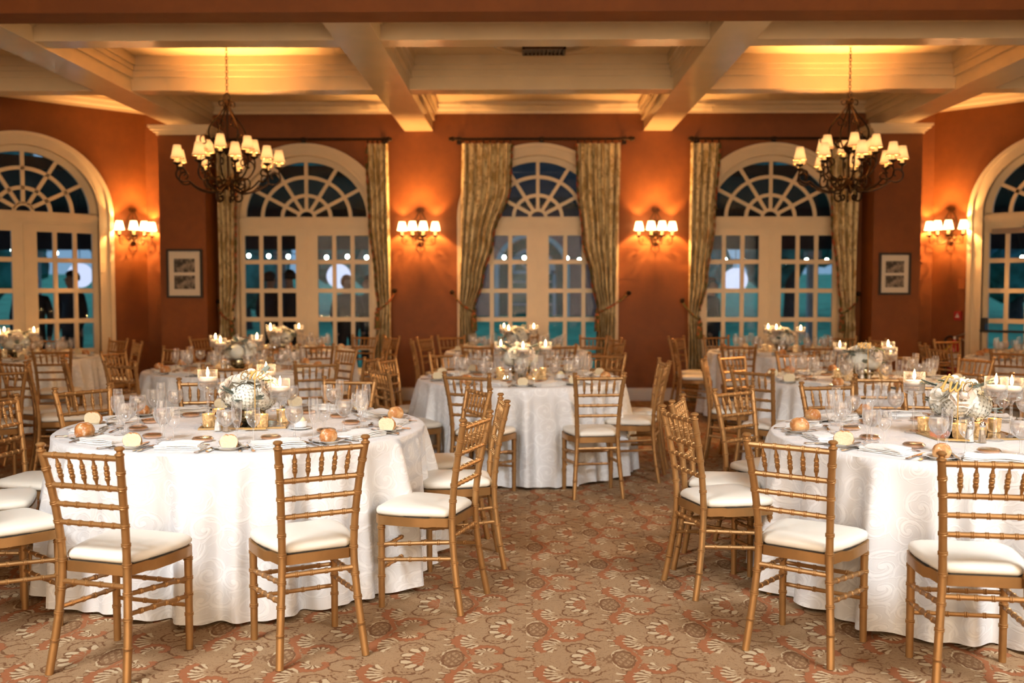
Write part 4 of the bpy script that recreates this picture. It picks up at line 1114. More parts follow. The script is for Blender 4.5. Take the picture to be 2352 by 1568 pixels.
def cushion(mb):
    o = [Vector(p) for p in CUSH]; full = o + [Vector((-p.x, p.y)) for p in reversed(o[:-1])]
    n = len(full); c = Vector((0, 0.03)); vs = []
    for k, z in ((1.0, 0.446), (1.03, 0.455), (1.03, 0.466), (1.0, 0.477), (0.92, 0.4855), (0.75, 0.491), (0.45, 0.495), (0.15, 0.496)):
        for i, p in enumerate(full):
            v = c + (p - c) * k; vs.append((v.x, v.y, z + 0.0015 * math.sin(i * 2.1) * (1 if 1 < k else 0)))
    fs = [(i * n + j, (i + 1) * n + j, (i + 1) * n + (j + 1) % n, i * n + (j + 1) % n) for i in range(7) for j in range(n)]
    mb.add(vs, fs + [tuple(7 * n + j for j in range(n))[::-1], tuple(range(n))])
CH = []     # (name, mesh)
for s in (1, -1): CH.append(('rear_leg', chair_post(s)))
ME_FL = build('front_leg', 'gold_paint', lambda m: bamboo(m, [(0, 0, 0), (0, 0, 0.41)], 0.0155, 0.017, [z / 0.41 for z in (0.15, 0.235, 0.305, 0.385)]))
CH.append(('seat_frame', build('seat_frame', 'gold_paint', lambda m: m.prism(outline(), 0.402, 0.443), True, 50)))
CH.append(('seat_gap_strip', build('seat_gap_strip', 'dark_gap', lambda m: m.prism(outline(0.94), 0.443, 0.448), False)))  # dark strip painted in as the shaded gap below the cushion
CH.append(('seat_cushion', build('seat_cushion', 'ivory_vinyl', cushion, True, 60)))
for z, r in ((0.872, 0.0118), (0.75, 0.0112), (0.675, 0.0105), (0.60, 0.0105)):
    x, y = post_at(z); CH.append(('back_rail', stick((-x, y, z), (x, y, z), r, 5, name='back_rail')))
for k in (-2, -1, 0, 1, 2):
    y0 = post_at(0.755)[1]; y1 = post_at(0.868)[1]
    CH.append(('spindle', build('spindle', 'gold_paint', lambda m, k=k: bamboo(m, [(k * 0.0525, y0, 0.755), (k * 0.0565, y1, 0.866)], 0.0088, 0.0088, [0.3, 0.5, 0.7], 0.0022, 8, 0.62))))
for z in (0.285, 0.187): CH.append(('stretcher', stick((-0.180, 0.172, z), (0.180, 0.172, z), 0.0095, 4, name='stretcher')))
for s in (1, -1):
    for za, zb in ((0.302, 0.334), (0.228, 0.258)):
        x, y = post_at(zb); CH.append(('stretcher', stick((s * 0.180, 0.172, za), (s * x, y, zb), 0.0098, 4, name='stretcher')))
x, y = post_at(0.362); CH.append(('stretcher', stick((-x, y, 0.362), (x, y, 0.362), 0.0105, 4, name='stretcher')))
def chair(mx_, my_, rz, label, group):
    """mx_, my_: middle of the top rail"""
    c, s = math.cos(rz), math.sin(rz)
    o = (mx_ - (-s) * -0.246, my_ - c * -0.246)
    t = tag(empty('banquet_chair', (o[0], o[1], 0), rz), label, 'chair', group)
    for n_, me in CH: obj(n_, me, t)
    for sg in (-1, 1): obj('front_leg', ME_FL, t, (sg * 0.180, 0.172, 0))
    return t

# name, centre x, y, radius, phrase, number of places, angle of first place
TABLES = [
    ('T1', -1.53, 5.43, 0.975, 'front left table', 11, -96),
    ('T2', 2.25, 5.10, 0.975, 'front right table', 11, -138),
    ('T3', -0.04, 8.39, 0.863, 'middle centre table', 10, -107),
    ('T4', -0.10, 12.05, 0.86, 'rear centre table', 10, -117),
    ('T5', -2.66, 9.25, 0.86, 'middle left table', 10, -80),
    ('T6', -2.93, 12.0, 0.86, 'rear left table', 10, -100),
    ('T7', -5.60, 10.9, 0.86, 'far left table', 10, -38),
    ('T8', 2.78, 8.25, 0.86, 'middle right table', 10, -104),
    ('T9', 3.05, 11.95, 0.86, 'rear right table', 10, -120),
    ('T10', 5.70, 10.9, 0.86, 'far right table', 10, -138),
]
TB = {t[0]: t for t in TABLES}
# chairs: table, middle of the top rail (x, y), direction of the rail in degrees (None: square to the table)
CHAIRS = [
 ('T1', -1.70, 3.77, -16), ('T1', -.81, 3.96, 29), ('T1', -.23, 4.73, 72), ('T1', -.12, 5.52, -83), ('T1', -.29, 6.16, -65), ('T1', -1.24, 6.62, -10),
 ('T1', -2.13, 6.66, 11), ('T1', -2.72, 6.12, 55), ('T1', -2.90, 5.46, 82), ('T1', -2.90, 4.80, None), ('T1', -2.50, 4.20, None),
 ('T2', 1.06, 4.02, -36), ('T2', 1.70, 3.63, -8), ('T2', .76, 4.97, -73), ('T2', .84, 5.52, 72), ('T2', 1.27, 6.09, 40), ('T2', 1.96, 6.40, 12), ('T2', 2.60, 6.38, None),
 ('T3', -1.12, 7.60, None), ('T3', -.42, 7.13, -24), ('T3', .53, 7.13, 8), ('T3', 1.09, 7.93, 75), ('T3', 1.06, 8.52, -84), ('T3', .77, 9.44, -25), ('T3', -.74, 9.52, 20), ('T3', -1.20, 8.75, None),
 ('T4', -.52, 10.86, None), ('T4', .38, 10.86, None), ('T4', -1.12, 11.75, None), ('T4', -1.22, 12.55, None), ('T4', -.95, 12.98, 20), ('T4', .90, 11.60, None), ('T4', .88, 12.95, -20), ('T4', 1.12, 12.45, None),
 ('T5', -3.95, 8.50, None), ('T5', -3.31, 8.18, -30), ('T5', -4.02, 9.70, None), ('T5', -3.64, 10.35, -30), ('T5', -2.38, 7.87, -6), ('T5', -2.67, 10.55, 1), ('T5', -1.74, 8.30, 24), ('T5', -1.90, 10.15, -46), ('T5', -1.36, 8.95, None),
 ('T6', -3.12, 10.78, None), ('T6', -2.28, 10.88, 17), ('T6', -4.12, 12.62, None), ('T6', -3.80, 13.05, 20), ('T6', -2.10, 13.05, -20), ('T6', -1.80, 12.35, None), ('T6', -1.72, 12.85, None),
 ('T7', -4.79, 10.0, 13), ('T7', -5.32, 9.70, 12), ('T7', -4.52, 11.55, None), ('T7', -4.95, 12.10, None), ('T7', -5.85, 12.10, None), ('T7', -6.4, 11.85, None),
 ('T8', 2.50, 7.05, -5), ('T8', 3.29, 7.15, 30), ('T8', 1.55, 8.72, 75), ('T8', 1.91, 9.28, 39), ('T8', 1.78, 7.60, -46), ('T8', 2.57, 9.55, 5), ('T8', 3.46, 9.35, -31), ('T8', 4.01, 8.95, -64), ('T8', 3.95, 7.93, None),
 ('T9', 1.92, 12.75, None), ('T9', 1.86, 11.93, None), ('T9', 2.50, 13.08, 18), ('T9', 2.32, 10.90, -14), ('T9', 3.13, 10.72, -4), ('T9', 4.05, 12.85, -36), ('T9', 4.28, 12.25, None),
 ('T10', 4.42, 11.2, None), ('T10', 4.30, 10.44, None), ('T10', 5.05, 12.05, 15), ('T10', 4.75, 9.85, None), ('T4', -.02, 13.18, None),
 # loose chairs by the left edge, turned towards the middle left table
 ('T5', -4.30, 8.35, -25), ('T5', -3.95, 7.45, 40), ('T5', -4.03, 8.02, -60),
]
def wrap180(a): return (a + 180) % 360 - 180
by = {}
for tb, x, y, ang in CHAIRS: by.setdefault(tb, []).append((x, y, ang))
for tb, L in by.items():
    _, cx, cy_, R_, phrase, _, _ = TB[tb]
    # clockwise as seen from above, starting at the side that faces the camera
    L.sort(key=lambda c: (-90 - math.degrees(math.atan2(c[1] - cy_, c[0] - cx))) % 360)
    for i, (x, y, ang) in enumerate(L):
        dd = math.hypot(x - cx, y - cy_); need = R_ + (0.37 if tb == 'T3' else 0.42)
        if dd < need: x, y = cx + (x - cx) * need / dd, cy_ + (y - cy_) * need / dd      # seat just clear of the cloth
        face = math.degrees(math.atan2(cy_ - y, cx - x)) - 90
        if ang is None: rz = face + random.uniform(-6, 6)
        else: rz = min((ang, ang + 180), key=lambda a: abs(wrap180(a - face)))
        chair(x, y, math.radians(rz), 'gold bamboo-style chair, ivory cushion, %s, %s clockwise from camera side' % (phrase, ORD[i]), 'gold chairs at the ' + phrase)

# ------------------------------------------------------------------ tables under damask cloths
def cloth_mesh(R_, seed):
    rn = random.Random(seed); mb = MB(); n = 384; rows = 22; uv = []
    harm = [(rn.randint(17, 20), rn.uniform(0, 6.28), 0.030), (rn.randint(27, 31), rn.uniform(0, 6.28), 0.027), (rn.randint(42, 50), rn.uniform(0, 6.28), 0.011), (7, rn.uniform(0, 6.28), 0.022)]
    vs = [(0, 0, 0.765)]; uv.append((0, 0))
    tops = (0.3, 0.6, 0.85, 0.96, 0.99)
    for k in tops:
        for j in range(n):
            a = 2 * PI * j / n; vs.append((R_ * k * math.cos(a), R_ * k * math.sin(a), 0.765)); uv.append((R_ * k * math.cos(a), R_ * k * math.sin(a)))
    for i in range(rows + 1):
        t = i / rows; z = 0.762 - 0.004 - t * 0.752
        for j in range(n):
            a = 2 * PI * j / n
            f = sum(m_ * math.sin(h * a + p + 0.5 * t * math.sin(3 * a + p)) for h, p, m_ in harm)
            g = sum(m_ * math.sin(h * a + p) for h, p, m_ in harm[:2])
            am = min(1.0, t * 1.6) ** 0.7
            r = R_ + 0.002 + 0.055 * t + am * f * 1.3
            if i == 0: r = R_
            hem = 0.025 + 0.028 * (g / 0.057) if t > 0.9 else 0
            zz = max(z, 0.004) + max(0.0, hem * (t - 0.9) * 10 * 0.5)
            vs.append((r * math.cos(a), r * math.sin(a), zz)); uv.append((a * R_, 2.0 + t * 0.77))
    fs = [(0, 1 + j, 1 + (j + 1) % n) for j in range(n)]
    for i in range(len(tops) + rows):
        o = 1 + i * n
        fs += [(o + j, o + n + j, o + n + (j + 1) % n, o + (j + 1) % n) for j in range(n)]
    mb.add(vs, fs); mb.uv = uv
    return mb.mesh('tablecloth', 'damask', True, 60)
CL = {'T1': cloth_mesh(0.975, 3), 'T2': cloth_mesh(0.975, 8), 'S': cloth_mesh(0.862, 5)}
ME_TOP = {R_: build('tabletop', 'bark', lambda m, R_=R_: m.lathe([(0, 0.735), (R_ - 0.01, 0.735), (R_ - 0.006, 0.745), (R_ - 0.01, 0.755), (0, 0.755)], 48)) for R_ in (0.975, 0.862)}
ME_TL = build('table_leg', 'grey_metal', lambda m: m.tube([(0, 0, 0), (0, 0, 0.735)], 0.018, 8))
for nm, cx, cy_, R_, phrase, n_, a0 in TABLES:
    det = {'T1': "round table with sign 'one' under white damask cloth, front left", 'T2': "round table with sign 'two' under white damask cloth, front right",
           'T8': "round table with sign 'nine' under white damask cloth, middle right"}.get(nm, 'round table under white damask cloth, ' + phrase)
    t = tag(empty('banquet_table', (cx, cy_, 0), random.uniform(0, 6)), det, 'table', 'round banquet tables')
    obj('tablecloth', CL.get(nm, CL['S']), t); obj('tabletop', ME_TOP[0.975 if R_ > 0.9 else 0.862], t)
    for k in range(4): obj('leg', ME_TL, t, (0.55 * math.cos(k * PI / 2), 0.55 * math.sin(k * PI / 2), 0))
TZ = 0.766

# ------------------------------------------------------------------ tableware
def glass(name, prof, n=24):
    return build(name, 'drinking_glass', lambda m: m.lathe(prof, n), True, 80)
ME_GOB = glass('goblet', [(0.0, 0.0015), (0.036, 0.001), (0.037, 0.003), (0.012, 0.008), (0.0055, 0.014), (0.0048, 0.04), (0.0050, 0.068), (0.010, 0.074), (0.030, 0.088), (0.042, 0.108), (0.0455, 0.128), (0.043, 0.148), (0.0395, 0.164)])
ME_WAT = build('water', 'water', lambda m: m.lathe([(0.0, 0.076), (0.009, 0.0765), (0.0285, 0.090), (0.0405, 0.109), (0.044, 0.128), (0.0418, 0.147), (0.0405, 0.152), (0.0, 0.152)], 24), True, 50)
ME_WIN = glass('wine', [(0.0, 0.0015), (0.033, 0.001), (0.034, 0.003), (0.010, 0.008), (0.0048, 0.014), (0.0042, 0.05), (0.0046, 0.072), (0.012, 0.080), (0.026, 0.095), (0.033, 0.117), (0.0335, 0.140), (0.030, 0.172)])
ME_FLU = glass('flute', [(0.0, 0.0015), (0.030, 0.001), (0.031, 0.003), (0.009, 0.008), (0.0045, 0.013), (0.004, 0.045), (0.0065, 0.062), (0.0045, 0.070), (0.012, 0.082), (0.021, 0.110), (0.0245, 0.145), (0.0245, 0.175), (0.0225, 0.205)])
ME_PLATE = build('plate', 'porcelain', lambda m: m.lathe([(0.0, 0.006), (0.045, 0.006), (0.052, 0.008), (0.078, 0.014), (0.079, 0.016), (0.050, 0.010), (0.048, 0.0), (0.0, 0.0)], 32))
def roll_fn(cut):
    def fn(mb):
        n, m_ = 20, 14; vs = []; mi = []
        for i in range(m_ + 1):
            ph = PI * i / m_
            for j in range(n):
                a = 2 * PI * j / n
                x = math.sin(ph) * math.cos(a); y = math.sin(ph) * math.sin(a); z = math.cos(ph)
                r = 1 + 0.05 * math.sin(5 * a + 3 * ph) * math.sin(ph) - (0.10 * math.exp(-(x / 0.22) ** 2) if z > 0.3 else 0)
                X, Y_, Z = x * r * 0.043, y * r * 0.039, max(z * r * 0.039 + 0.025, 0.0)
                if cut and Y_ < -0.010: Y_ = -0.010 + 0.0015 * math.sin(30 * x + 17 * z)
                vs.append((X, Y_, Z))
        fs = []
        for i in range(m_):
            for j in range(n):
                f = (i * n + j, (i + 1) * n + j, (i + 1) * n + (j + 1) % n, i * n + (j + 1) % n); fs.append(f)
        mb.add(vs, fs)
        if cut:
            for k, f in enumerate(mb.f):
                if all(abs(mb.v[i][1] + 0.010) < 0.0025 for i in f): mb.mi[k] = 1
    return fn
ME_ROLL = build('roll', ['bread_crust', 'bread_crumb'], roll_fn(False)); ME_HALF = build('roll_half', ['bread_crust', 'bread_crumb'], roll_fn(True), True, 50)
def napkin_fn(kind):
    def fn(mb):
        lay = 4 if kind == 0 else 5
        for k in range(lay):
            w_ = (0.125 if kind == 0 else 0.11) - 0.003 * k; d = (0.075 if kind == 0 else 0.05) - 0.002 * k
            nx, ny = 10, 6; z0 = 0.001 + k * 0.0055
            vs = []
            for lev in (0, 1):
                for j in range(ny + 1):
                    for i in range(nx + 1):
                        x = -w_ + 2 * w_ * i / nx; y = -d + 2 * d * j / ny
                        z = z0 + lev * 0.0045 + 0.0035 * (k + 1) / lay * (math.sin(x * 27 + kind) + math.cos(y * 40 + k)) * (1 if lev or k else 0) + (0.003 * lay * 0.3 if False else 0)
                        vs.append((x + 0.004 * math.sin(9 * y * 10 + k), y + 0.004 * math.sin(60 * x + 2 * k), max(0.0005, z)))
            s = (nx + 1) * (ny + 1); fs = []
            for j in range(ny):
                for i in range(nx):
                    a = j * (nx + 1) + i
                    fs += [(a, a + nx + 1, a + nx + 2, a + 1), (s + a, s + a + 1, s + a + nx + 2, s + a + nx + 1)]
            bd = [i for i in range(nx + 1)] + [(j + 1) * (nx + 1) + nx for j in range(ny)] + [ny * (nx + 1) + i for i in range(nx - 1, -1, -1)] + [j * (nx + 1) for j in range(ny - 1, 0, -1)]
            for u, v in zip(bd, bd[1:] + bd[:1]): fs.append((u, v, s + v, s + u))
            mb.add(vs, fs)
    return fn
ME_NAP = [build('napkin', 'napkin_cloth', napkin_fn(0), True, 45), build('napkin_b', 'napkin_cloth', napkin_fn(1), True, 45)]
def strip(mb, P, W, t=0.0022):
    """flat bar: centre points (y, z), half widths"""
    vs = []
    for (y, z), w_ in zip(P, W): vs += [(-w_, y, z), (w_, y, z), (w_, y, z + t), (-w_, y, z + t)]
    n = len(P); fs = [(0, 1, 2, 3), ((n - 1) * 4 + 3, (n - 1) * 4 + 2, (n - 1) * 4 + 1, (n - 1) * 4)]
    for i in range(n - 1):
        o = i * 4
        for j in range(4): fs.append((o + j, o + 4 + j, o + 4 + (j + 1) % 4, o + (j + 1) % 4))
    mb.add(vs, fs)
def fork_fn(mb):
    strip(mb, [(-0.095, 0.001), (-0.085, 0.003), (-0.03, 0.006), (0.02, 0.007), (0.035, 0.004), (0.05, 0.001)], [0.005, 0.009, 0.005, 0.0035, 0.010, 0.0115])
    for x in (-0.0095, -0.0033, 0.0033, 0.0095):
        o = len(mb.v); strip(mb, [(0.048, 0.001), (0.07, 0.002), (0.098, 0.007)], [0.0022, 0.0020, 0.0009], 0.0018)
        mb.v[o:] = [(a + x, b_, c) for a, b_, c in mb.v[o:]]
def knife_fn(mb):
    strip(mb, [(-0.11, 0.001), (-0.10, 0.001), (-0.02, 0.001), (0.0, 0.001)], [0.006, 0.010, 0.007, 0.006], 0.006)
    strip(mb, [(0.0, 0.002), (0.02, 0.002), (0.09, 0.002), (0.115, 0.002), (0.12, 0.002)], [0.006, 0.010, 0.010, 0.006, 0.001], 0.002)
def spoon_fn(mb):
    strip(mb, [(-0.09, 0.001), (-0.08, 0.003), (-0.02, 0.006), (0.04, 0.006), (0.052, 0.005)], [0.004, 0.009, 0.004, 0.003, 0.006])
    o = len(mb.v); mb.ball((0, 0, 0), 0.021, 14, 8, (0.8, 1.3, 0.45)); mb.v[o:] = [(x, y + 0.075, max(0.001, min(z + 0.009, 0.010 - (0.004 if (x * x / 0.0002 + y * y / 0.0005) < 1 else 0)))) for x, y, z in mb.v[o:]]
ME_FORK = build('fork', 'silver', fork_fn); ME_KNIFE = build('knife', 'silver', knife_fn); ME_SPOON = build('spoon', 'silver', spoon_fn, True, 60)
ME_FAV = build('favour', ['favour_tan', 'favour_dark'], lambda m: (m.lathe([(0, 0), (0.040, 0.0), (0.047, 0.006), (0.046, 0.015), (0.040, 0.017)], 28), m.lathe([(0.040, 0.016), (0.036, 0.0185), (0.018, 0.020), (0.0, 0.0205)], 28, mi=1)))
ME_WRAP = build('wrap', 'cellophane', lambda m: m.lathe([(0.050, 0.002), (0.053, 0.012), (0.044, 0.021), (0.02, 0.024), (0.0, 0.0245)], 28))
BUTK = build('butter_knife', 'silver', lambda m: strip(m, [(-0.075, 0.001), (-0.06, 0.002), (0.01, 0.003), (0.02, 0.003), (0.065, 0.002), (0.072, 0.002)], [0.004, 0.007, 0.004, 0.008, 0.0085, 0.002], 0.002))

ALL_PLACES = {}
def place(nm, cx, cy_, R_, phrase, a, i):
    rn = random.Random(hash((nm == 'T1', cx, i)) & 0xffff)
    er = Vector((math.cos(a), math.sin(a))); el = Vector((math.sin(a), -math.cos(a)))     # outward, diner's left
    def pos(l, f, z=0.0):
        p = Vector((cx, cy_)) + er * (R_ - 0.15 - f) + el * l
        return (p.x, p.y, TZ + z)
    rz = a + PI / 2; o = ORD[i]
    def put(kind, me, l, f, dr, label, cat, grp, z=0.0, sc=None):
        ob = obj(kind, me, None, pos(l + rn.uniform(-.012, .012), f + rn.uniform(-.012, .012), z), rz + dr, None, sc)
        return tag(ob, '%s, %s, %s place clockwise from camera side' % (label, phrase, o), cat, grp + ' on the ' + phrase)
    k = 0 if rn.random() < 0.65 else 1
    put('napkin', ME_NAP[k], 0.0, 0.02, rn.uniform(-.35, .35), 'folded white napkin', 'napkin', 'napkins')
    pr = pos(0.23 + rn.uniform(-.015, .015), 0.03 + rn.uniform(-.01, .01))
    tag(obj('bread_plate', ME_PLATE, None, pr, rz), 'small white bread plate, %s, %s place clockwise from camera side' % (phrase, o), 'plate', 'bread plates on the ' + phrase)
    cut = rn.random() < 0.5
    # most rolls lie with their torn side towards the camera
    rr = (rn.uniform(-.5, .5) if cut else rn.uniform(0, 6))
    tag(obj('bread_roll', ME_HALF if cut else ME_ROLL, None, (pr[0], pr[1], pr[2] + 0.0075), rr, None, rn.uniform(0.98, 1.15)),
        '%s, %s, %s place clockwise from camera side' % ('torn bread roll' if cut else 'crusty bread roll', phrase, o), 'bread roll', 'bread rolls on the ' + phrase)
    bk = obj('butter_knife', BUTK, None, (pr[0] + el.x * -0.052, pr[1] + el.y * -0.052, pr[2] + 0.015), rz + 0.1)
    tag(bk, 'butter knife on bread plate, %s, %s place clockwise from camera side' % (phrase, o), 'knife', 'butter knives on the ' + phrase)
    put('dinner_fork', ME_FORK, 0.145, 0.0, rn.uniform(-.12, .12), 'dinner fork', 'fork', 'dinner forks')
    put('salad_fork', ME_FORK, 0.172, 0.005, rn.uniform(-.3, .12), 'salad fork', 'fork', 'salad forks', 0.0, 0.88)
    put('table_knife', ME_KNIFE, -0.150, 0.0, rn.uniform(-.2, .2), 'table knife', 'knife', 'table knives')
    put('spoon', ME_SPOON, -0.180, 0.01, rn.uniform(-.25, .25), 'silver spoon', 'spoon', 'spoons')
    put('dessert_spoon', ME_SPOON, -0.02, 0.155, PI / 2 + rn.uniform(-.4, .4), 'dessert spoon', 'spoon', 'dessert spoons', 0.0, 0.9)
    f = put('wrapped_favour', ME_FAV, -0.02 + rn.uniform(-.03, .03), 0.26, rn.uniform(0, 6), 'wrapped round tan favour', 'favour', 'wrapped favours')
    obj('wrapper', ME_WRAP, f)
    gb = put('water_goblet', ME_GOB, -0.135, 0.235, 0, 'full water goblet', 'glass', 'water goblets'); obj('water', ME_WAT, gb)
    put('flute_glass', ME_FLU, -0.205, 0.185, 0, 'empty flute glass', 'glass', 'flute glasses')
    put('wine_glass', ME_WIN, -0.265, 0.225, 0, 'empty wine glass', 'glass', 'wine glasses')
for nm, cx, cy_, R_, phrase, n_, a0 in TABLES:
    A = [math.radians(a0 + 360.0 * k / n_) for k in range(n_)]
    A.sort(key=lambda a: (-90 - math.degrees(a)) % 360)
    i = 0
    for a in A: place(nm, cx, cy_, R_, phrase, a, i); i += 1

# ------------------------------------------------------------------ centrepieces
def petal(mb, base, out, up, L, W, curl, n=4):
    """one curved petal"""
    side = out.cross(up).normalized(); vs = []
    for i in range(n + 1):
        u = i / n; w_ = W * math.sin(PI * (0.18 + 0.62 * u)) * (1.0 if i < n else 0.62); c = base + out * (L * u) + up * (L * curl * u * u)
        for s in (-1, 0, 1): vs.append(c + side * (w_ * s) + up * (abs(s) * W * 0.35))
    fs = [(i * 3 + j, i * 3 + j + 1, i * 3 + j + 4, i * 3 + j + 3) for i in range(n) for j in range(2)]
    mb.add(vs, fs)
def hydrangea(seed):
    def fn(mb):
        R = random.Random(seed); N = 190; r = 0.066
        mb.ball((0, 0, 0), r * 0.95, 16, 11)
        for i in range(N):
            z = 1 - 2 * (i + 0.5) / N; a = i * 2.39996; s = math.sqrt(1 - z * z)
            d = Vector((s * math.cos(a), s * math.sin(a), z)); c = d * (r * R.uniform(0.98, 1.05))
            t = d.orthogonal().normalized(); b_ = d.cross(t); ro = R.uniform(0, 1.5)
            for k in range(4):
                q_ = ro + k * PI / 2; petal(mb, c, (t * math.cos(q_) + b_ * math.sin(q_) + d * 0.3).normalized(), d, 0.0110, 0.0066, 0.05, 2)
    return fn
def rose(mb):
    mb.ball((0, 0, 0.012), 0.020, 10, 7, (1, 1, 1.2))
    for layer, (n, r, tilt, L, W) in enumerate(((3, 0.008, 1.5, 0.036, 0.020), (5, 0.014, 1.15, 0.040, 0.024), (6, 0.018, 0.75, 0.044, 0.026), (7, 0.020, 0.35, 0.046, 0.027))):
        for k in range(n):
            a = 2 * PI * k / n + layer * 0.5; o = Vector((math.cos(a), math.sin(a), 0))
            d = (o * math.cos(tilt) + Vector((0, 0, 1)) * math.sin(tilt)).normalized(); up = (Vector((0, 0, 1)) * math.cos(tilt) - o * math.sin(tilt)).normalized()
            petal(mb, o * r + Vector((0, 0, -0.012)), d, up, L, W, 0.25 if layer < 2 else -0.15, 4)
def dusty(mb):
    for k in range(9):
        u = k / 8; s = (-1) ** k
        petal(mb, Vector((0, 0.012 + 0.075 * u, 0.0)), Vector((s * 0.8, 0.6, 0.15 * s)).normalized(), Vector((0, 0, 1)), 0.026 * (1.1 - 0.6 * u), 0.009, 0.3, 3)
    mb.tube([(0, -0.02, 0), (0, 0.05, 0.006), (0, 0.10, 0.0)], 0.0022, 5)
    petal(mb, Vector((0, 0.0, 0)), Vector((0, 1, 0.05)).normalized(), Vector((0, 0, 1)), 0.10, 0.022, 0.1, 5)
ME_HY = [build('hydrangea', 'petal_white', hydrangea(1), True, 60), build('hydrangea_g', 'petal_green', hydrangea(2), True, 60)]
def puff(me):      # the many small petals shade like one soft globe
    me.normals_split_custom_set_from_vertices([v.co.normalized() for v in me.vertices]); return me
ME_HY = [puff(h) for h in ME_HY]
ME_RO = [build('rose', 'petal_white', rose, True, 60), build('rose_b', 'petal_blush', rose, True, 60)]
ME_DU = build('dusty_miller', 'dusty_leaf', dusty, True, 60); ME_GL = build('leaf', 'green_leaf', lambda m: petal(m, Vector((0, 0, 0)), Vector((0, 1, 0.1)).normalized(), Vector((0, 0, 1)), 0.075, 0.022, -0.2, 5), True, 60)
ME_BOWL = build('bowl', 'mercury_bowl', lambda m: m.lathe([(0, 0.0), (0.04, 0.0), (0.045, 0.006), (0.075, 0.03), (0.085, 0.06), (0.078, 0.085), (0.07, 0.088), (0.0, 0.075)], 28))
def orient(d):
    return Vector(d).to_track_quat('Z', 'Y').to_euler()
def flowers(label, loc, rz, seed):
    R = random.Random(seed)
    t = tag(empty('flower_arrangement', loc, rz), label, 'flowers', 'white flower centrepieces')
    obj('bowl', ME_BOWL, t)
    c0 = Vector((0, 0, 0.165))
    spots = [((0.0, -0.075, 0.155), 'hy', 1), ((0.075, -0.02, 0.15), 'hy', 0), ((-0.075, -0.015, 0.16), 'hy', 0), ((0.0, 0.08, 0.16), 'hy', 1),
             ((-0.035, -0.055, 0.245), 'ro', 0), ((0.045, -0.04, 0.25), 'ro', 0), ((0.0, 0.03, 0.265), 'ro', 0), ((-0.115, -0.06, 0.205), 'ro', 1), ((0.12, -0.055, 0.20), 'ro', 1),
             ((-0.11, 0.05, 0.21), 'ro', 0), ((0.10, 0.06, 0.215), 'ro', 1)]
    for p, k, v in spots:
        p = Vector(p); d = (p - c0 * 0.75).normalized(); me = ME_HY[v] if k == 'hy' else ME_RO[v]
        obj('bloom', me, t, p, 0, orient(d) if k == 'ro' else (R.uniform(0, 3), R.uniform(0, 3), 0), R.uniform(0.95, 1.12))
    for k in range(11):
        a = 2 * PI * k / 11 + R.uniform(-.2, .2); z = 0.12 + 0.14 * R.random()
        d = Vector((math.cos(a), math.sin(a), R.uniform(-0.25, 0.5)))
        e = d.to_track_quat('Y', 'Z').to_euler(); obj('leaf', ME_DU if k % 5 else ME_GL, t, (0.085 * math.cos(a), 0.085 * math.sin(a), z), 0, e, R.uniform(0.85, 1.2))
def stand_glass(h):
    return build('candle_stand', 'drinking_glass', lambda m: m.lathe([(0.0, 0.003), (0.042, 0.002), (0.043, 0.004), (0.012, 0.010), (0.0075, 0.02), (0.0065, h - 0.135), (0.014, h - 0.118), (0.045, h - 0.108), (0.0525, h - 0.100), (0.0535, h - 0.05), (0.0535, h)], 28), True, 80)
STANDS = {h: stand_glass(h) for h in (0.26, 0.30, 0.315)}
ME_CW = build('candle_water', 'water', lambda m: m.lathe([(0.0, -0.095), (0.046, -0.095), (0.0515, -0.088), (0.0515, -0.062), (0.0, -0.062)], 28), True, 50)
ME_FC = build('floating_candle', 'wax', lambda m: m.lathe([(0.0, -0.072), (0.036, -0.070), (0.047, -0.058), (0.048, -0.050), (0.043, -0.042), (0.030, -0.043), (0.0, -0.046)], 28), True, 50)
ME_FLM = build('flame', 'flame', lambda m: m.lathe([(0.0005, 0.0), (0.0045, 0.006), (0.0065, 0.014), (0.005, 0.026), (0.002, 0.037), (0.0004, 0.042)], 10))
ME_WICK = build('wick', 'dark_plastic', lambda m: m.tube([(0, 0, -0.008), (0.0005, 0, 0.004)], 0.0011, 5))
GLOW = bpy.data.lights.new('candle_glow', 'POINT'); GLOW.energy = 0.9; GLOW.color = (1.0, 0.58, 0.22); GLOW.shadow_soft_size = 0.008
def candle_stand(label, x, y, h, grp):
    t = tag(obj('candle_stand', STANDS[h], None, (x, y, TZ)), label, 'candle holder', grp)
    obj('water', ME_CW, t, (0, 0, h)); fc = obj('floating_candle', ME_FC, t, (0, 0, h)); obj('wick', ME_WICK, fc, (0, 0, -0.042)); obj('flame', ME_FLM, fc, (0, 0, -0.040), 0, None, 1.35); obj('candle_glow', GLOW, fc, (0, 0, 0.026))
ME_VOT = build('votive', 'votive_gold', lambda m: m.lathe([(0.0, 0.003), (0.027, 0.003), (0.030, 0.008), (0.034, 0.072), (0.0325, 0.072), (0.0285, 0.010), (0.0, 0.008)], 24))
ME_VW = build('votive_wax', 'wax', lambda m: m.lathe([(0.0, 0.03), (0.026, 0.03), (0.0265, 0.045), (0.0, 0.044)], 16))
ME_MIR = build('mirror_tile', 'mirror', lambda m: m.box(-0.22, 0.22, -0.15, 0.15, 0.001, 0.007), False)
ME_MRIM = build('mirror_rim', 'mirror_rim', lambda m: (m.box(-.228, .228, -.158, -.15, 0, .009), m.box(-.228, .228, .15, .158, 0, .009), m.box(-.228, -.22, -.15, .15, 0, .009), m.box(.22, .228, -.15, .15, 0, .009)), False)
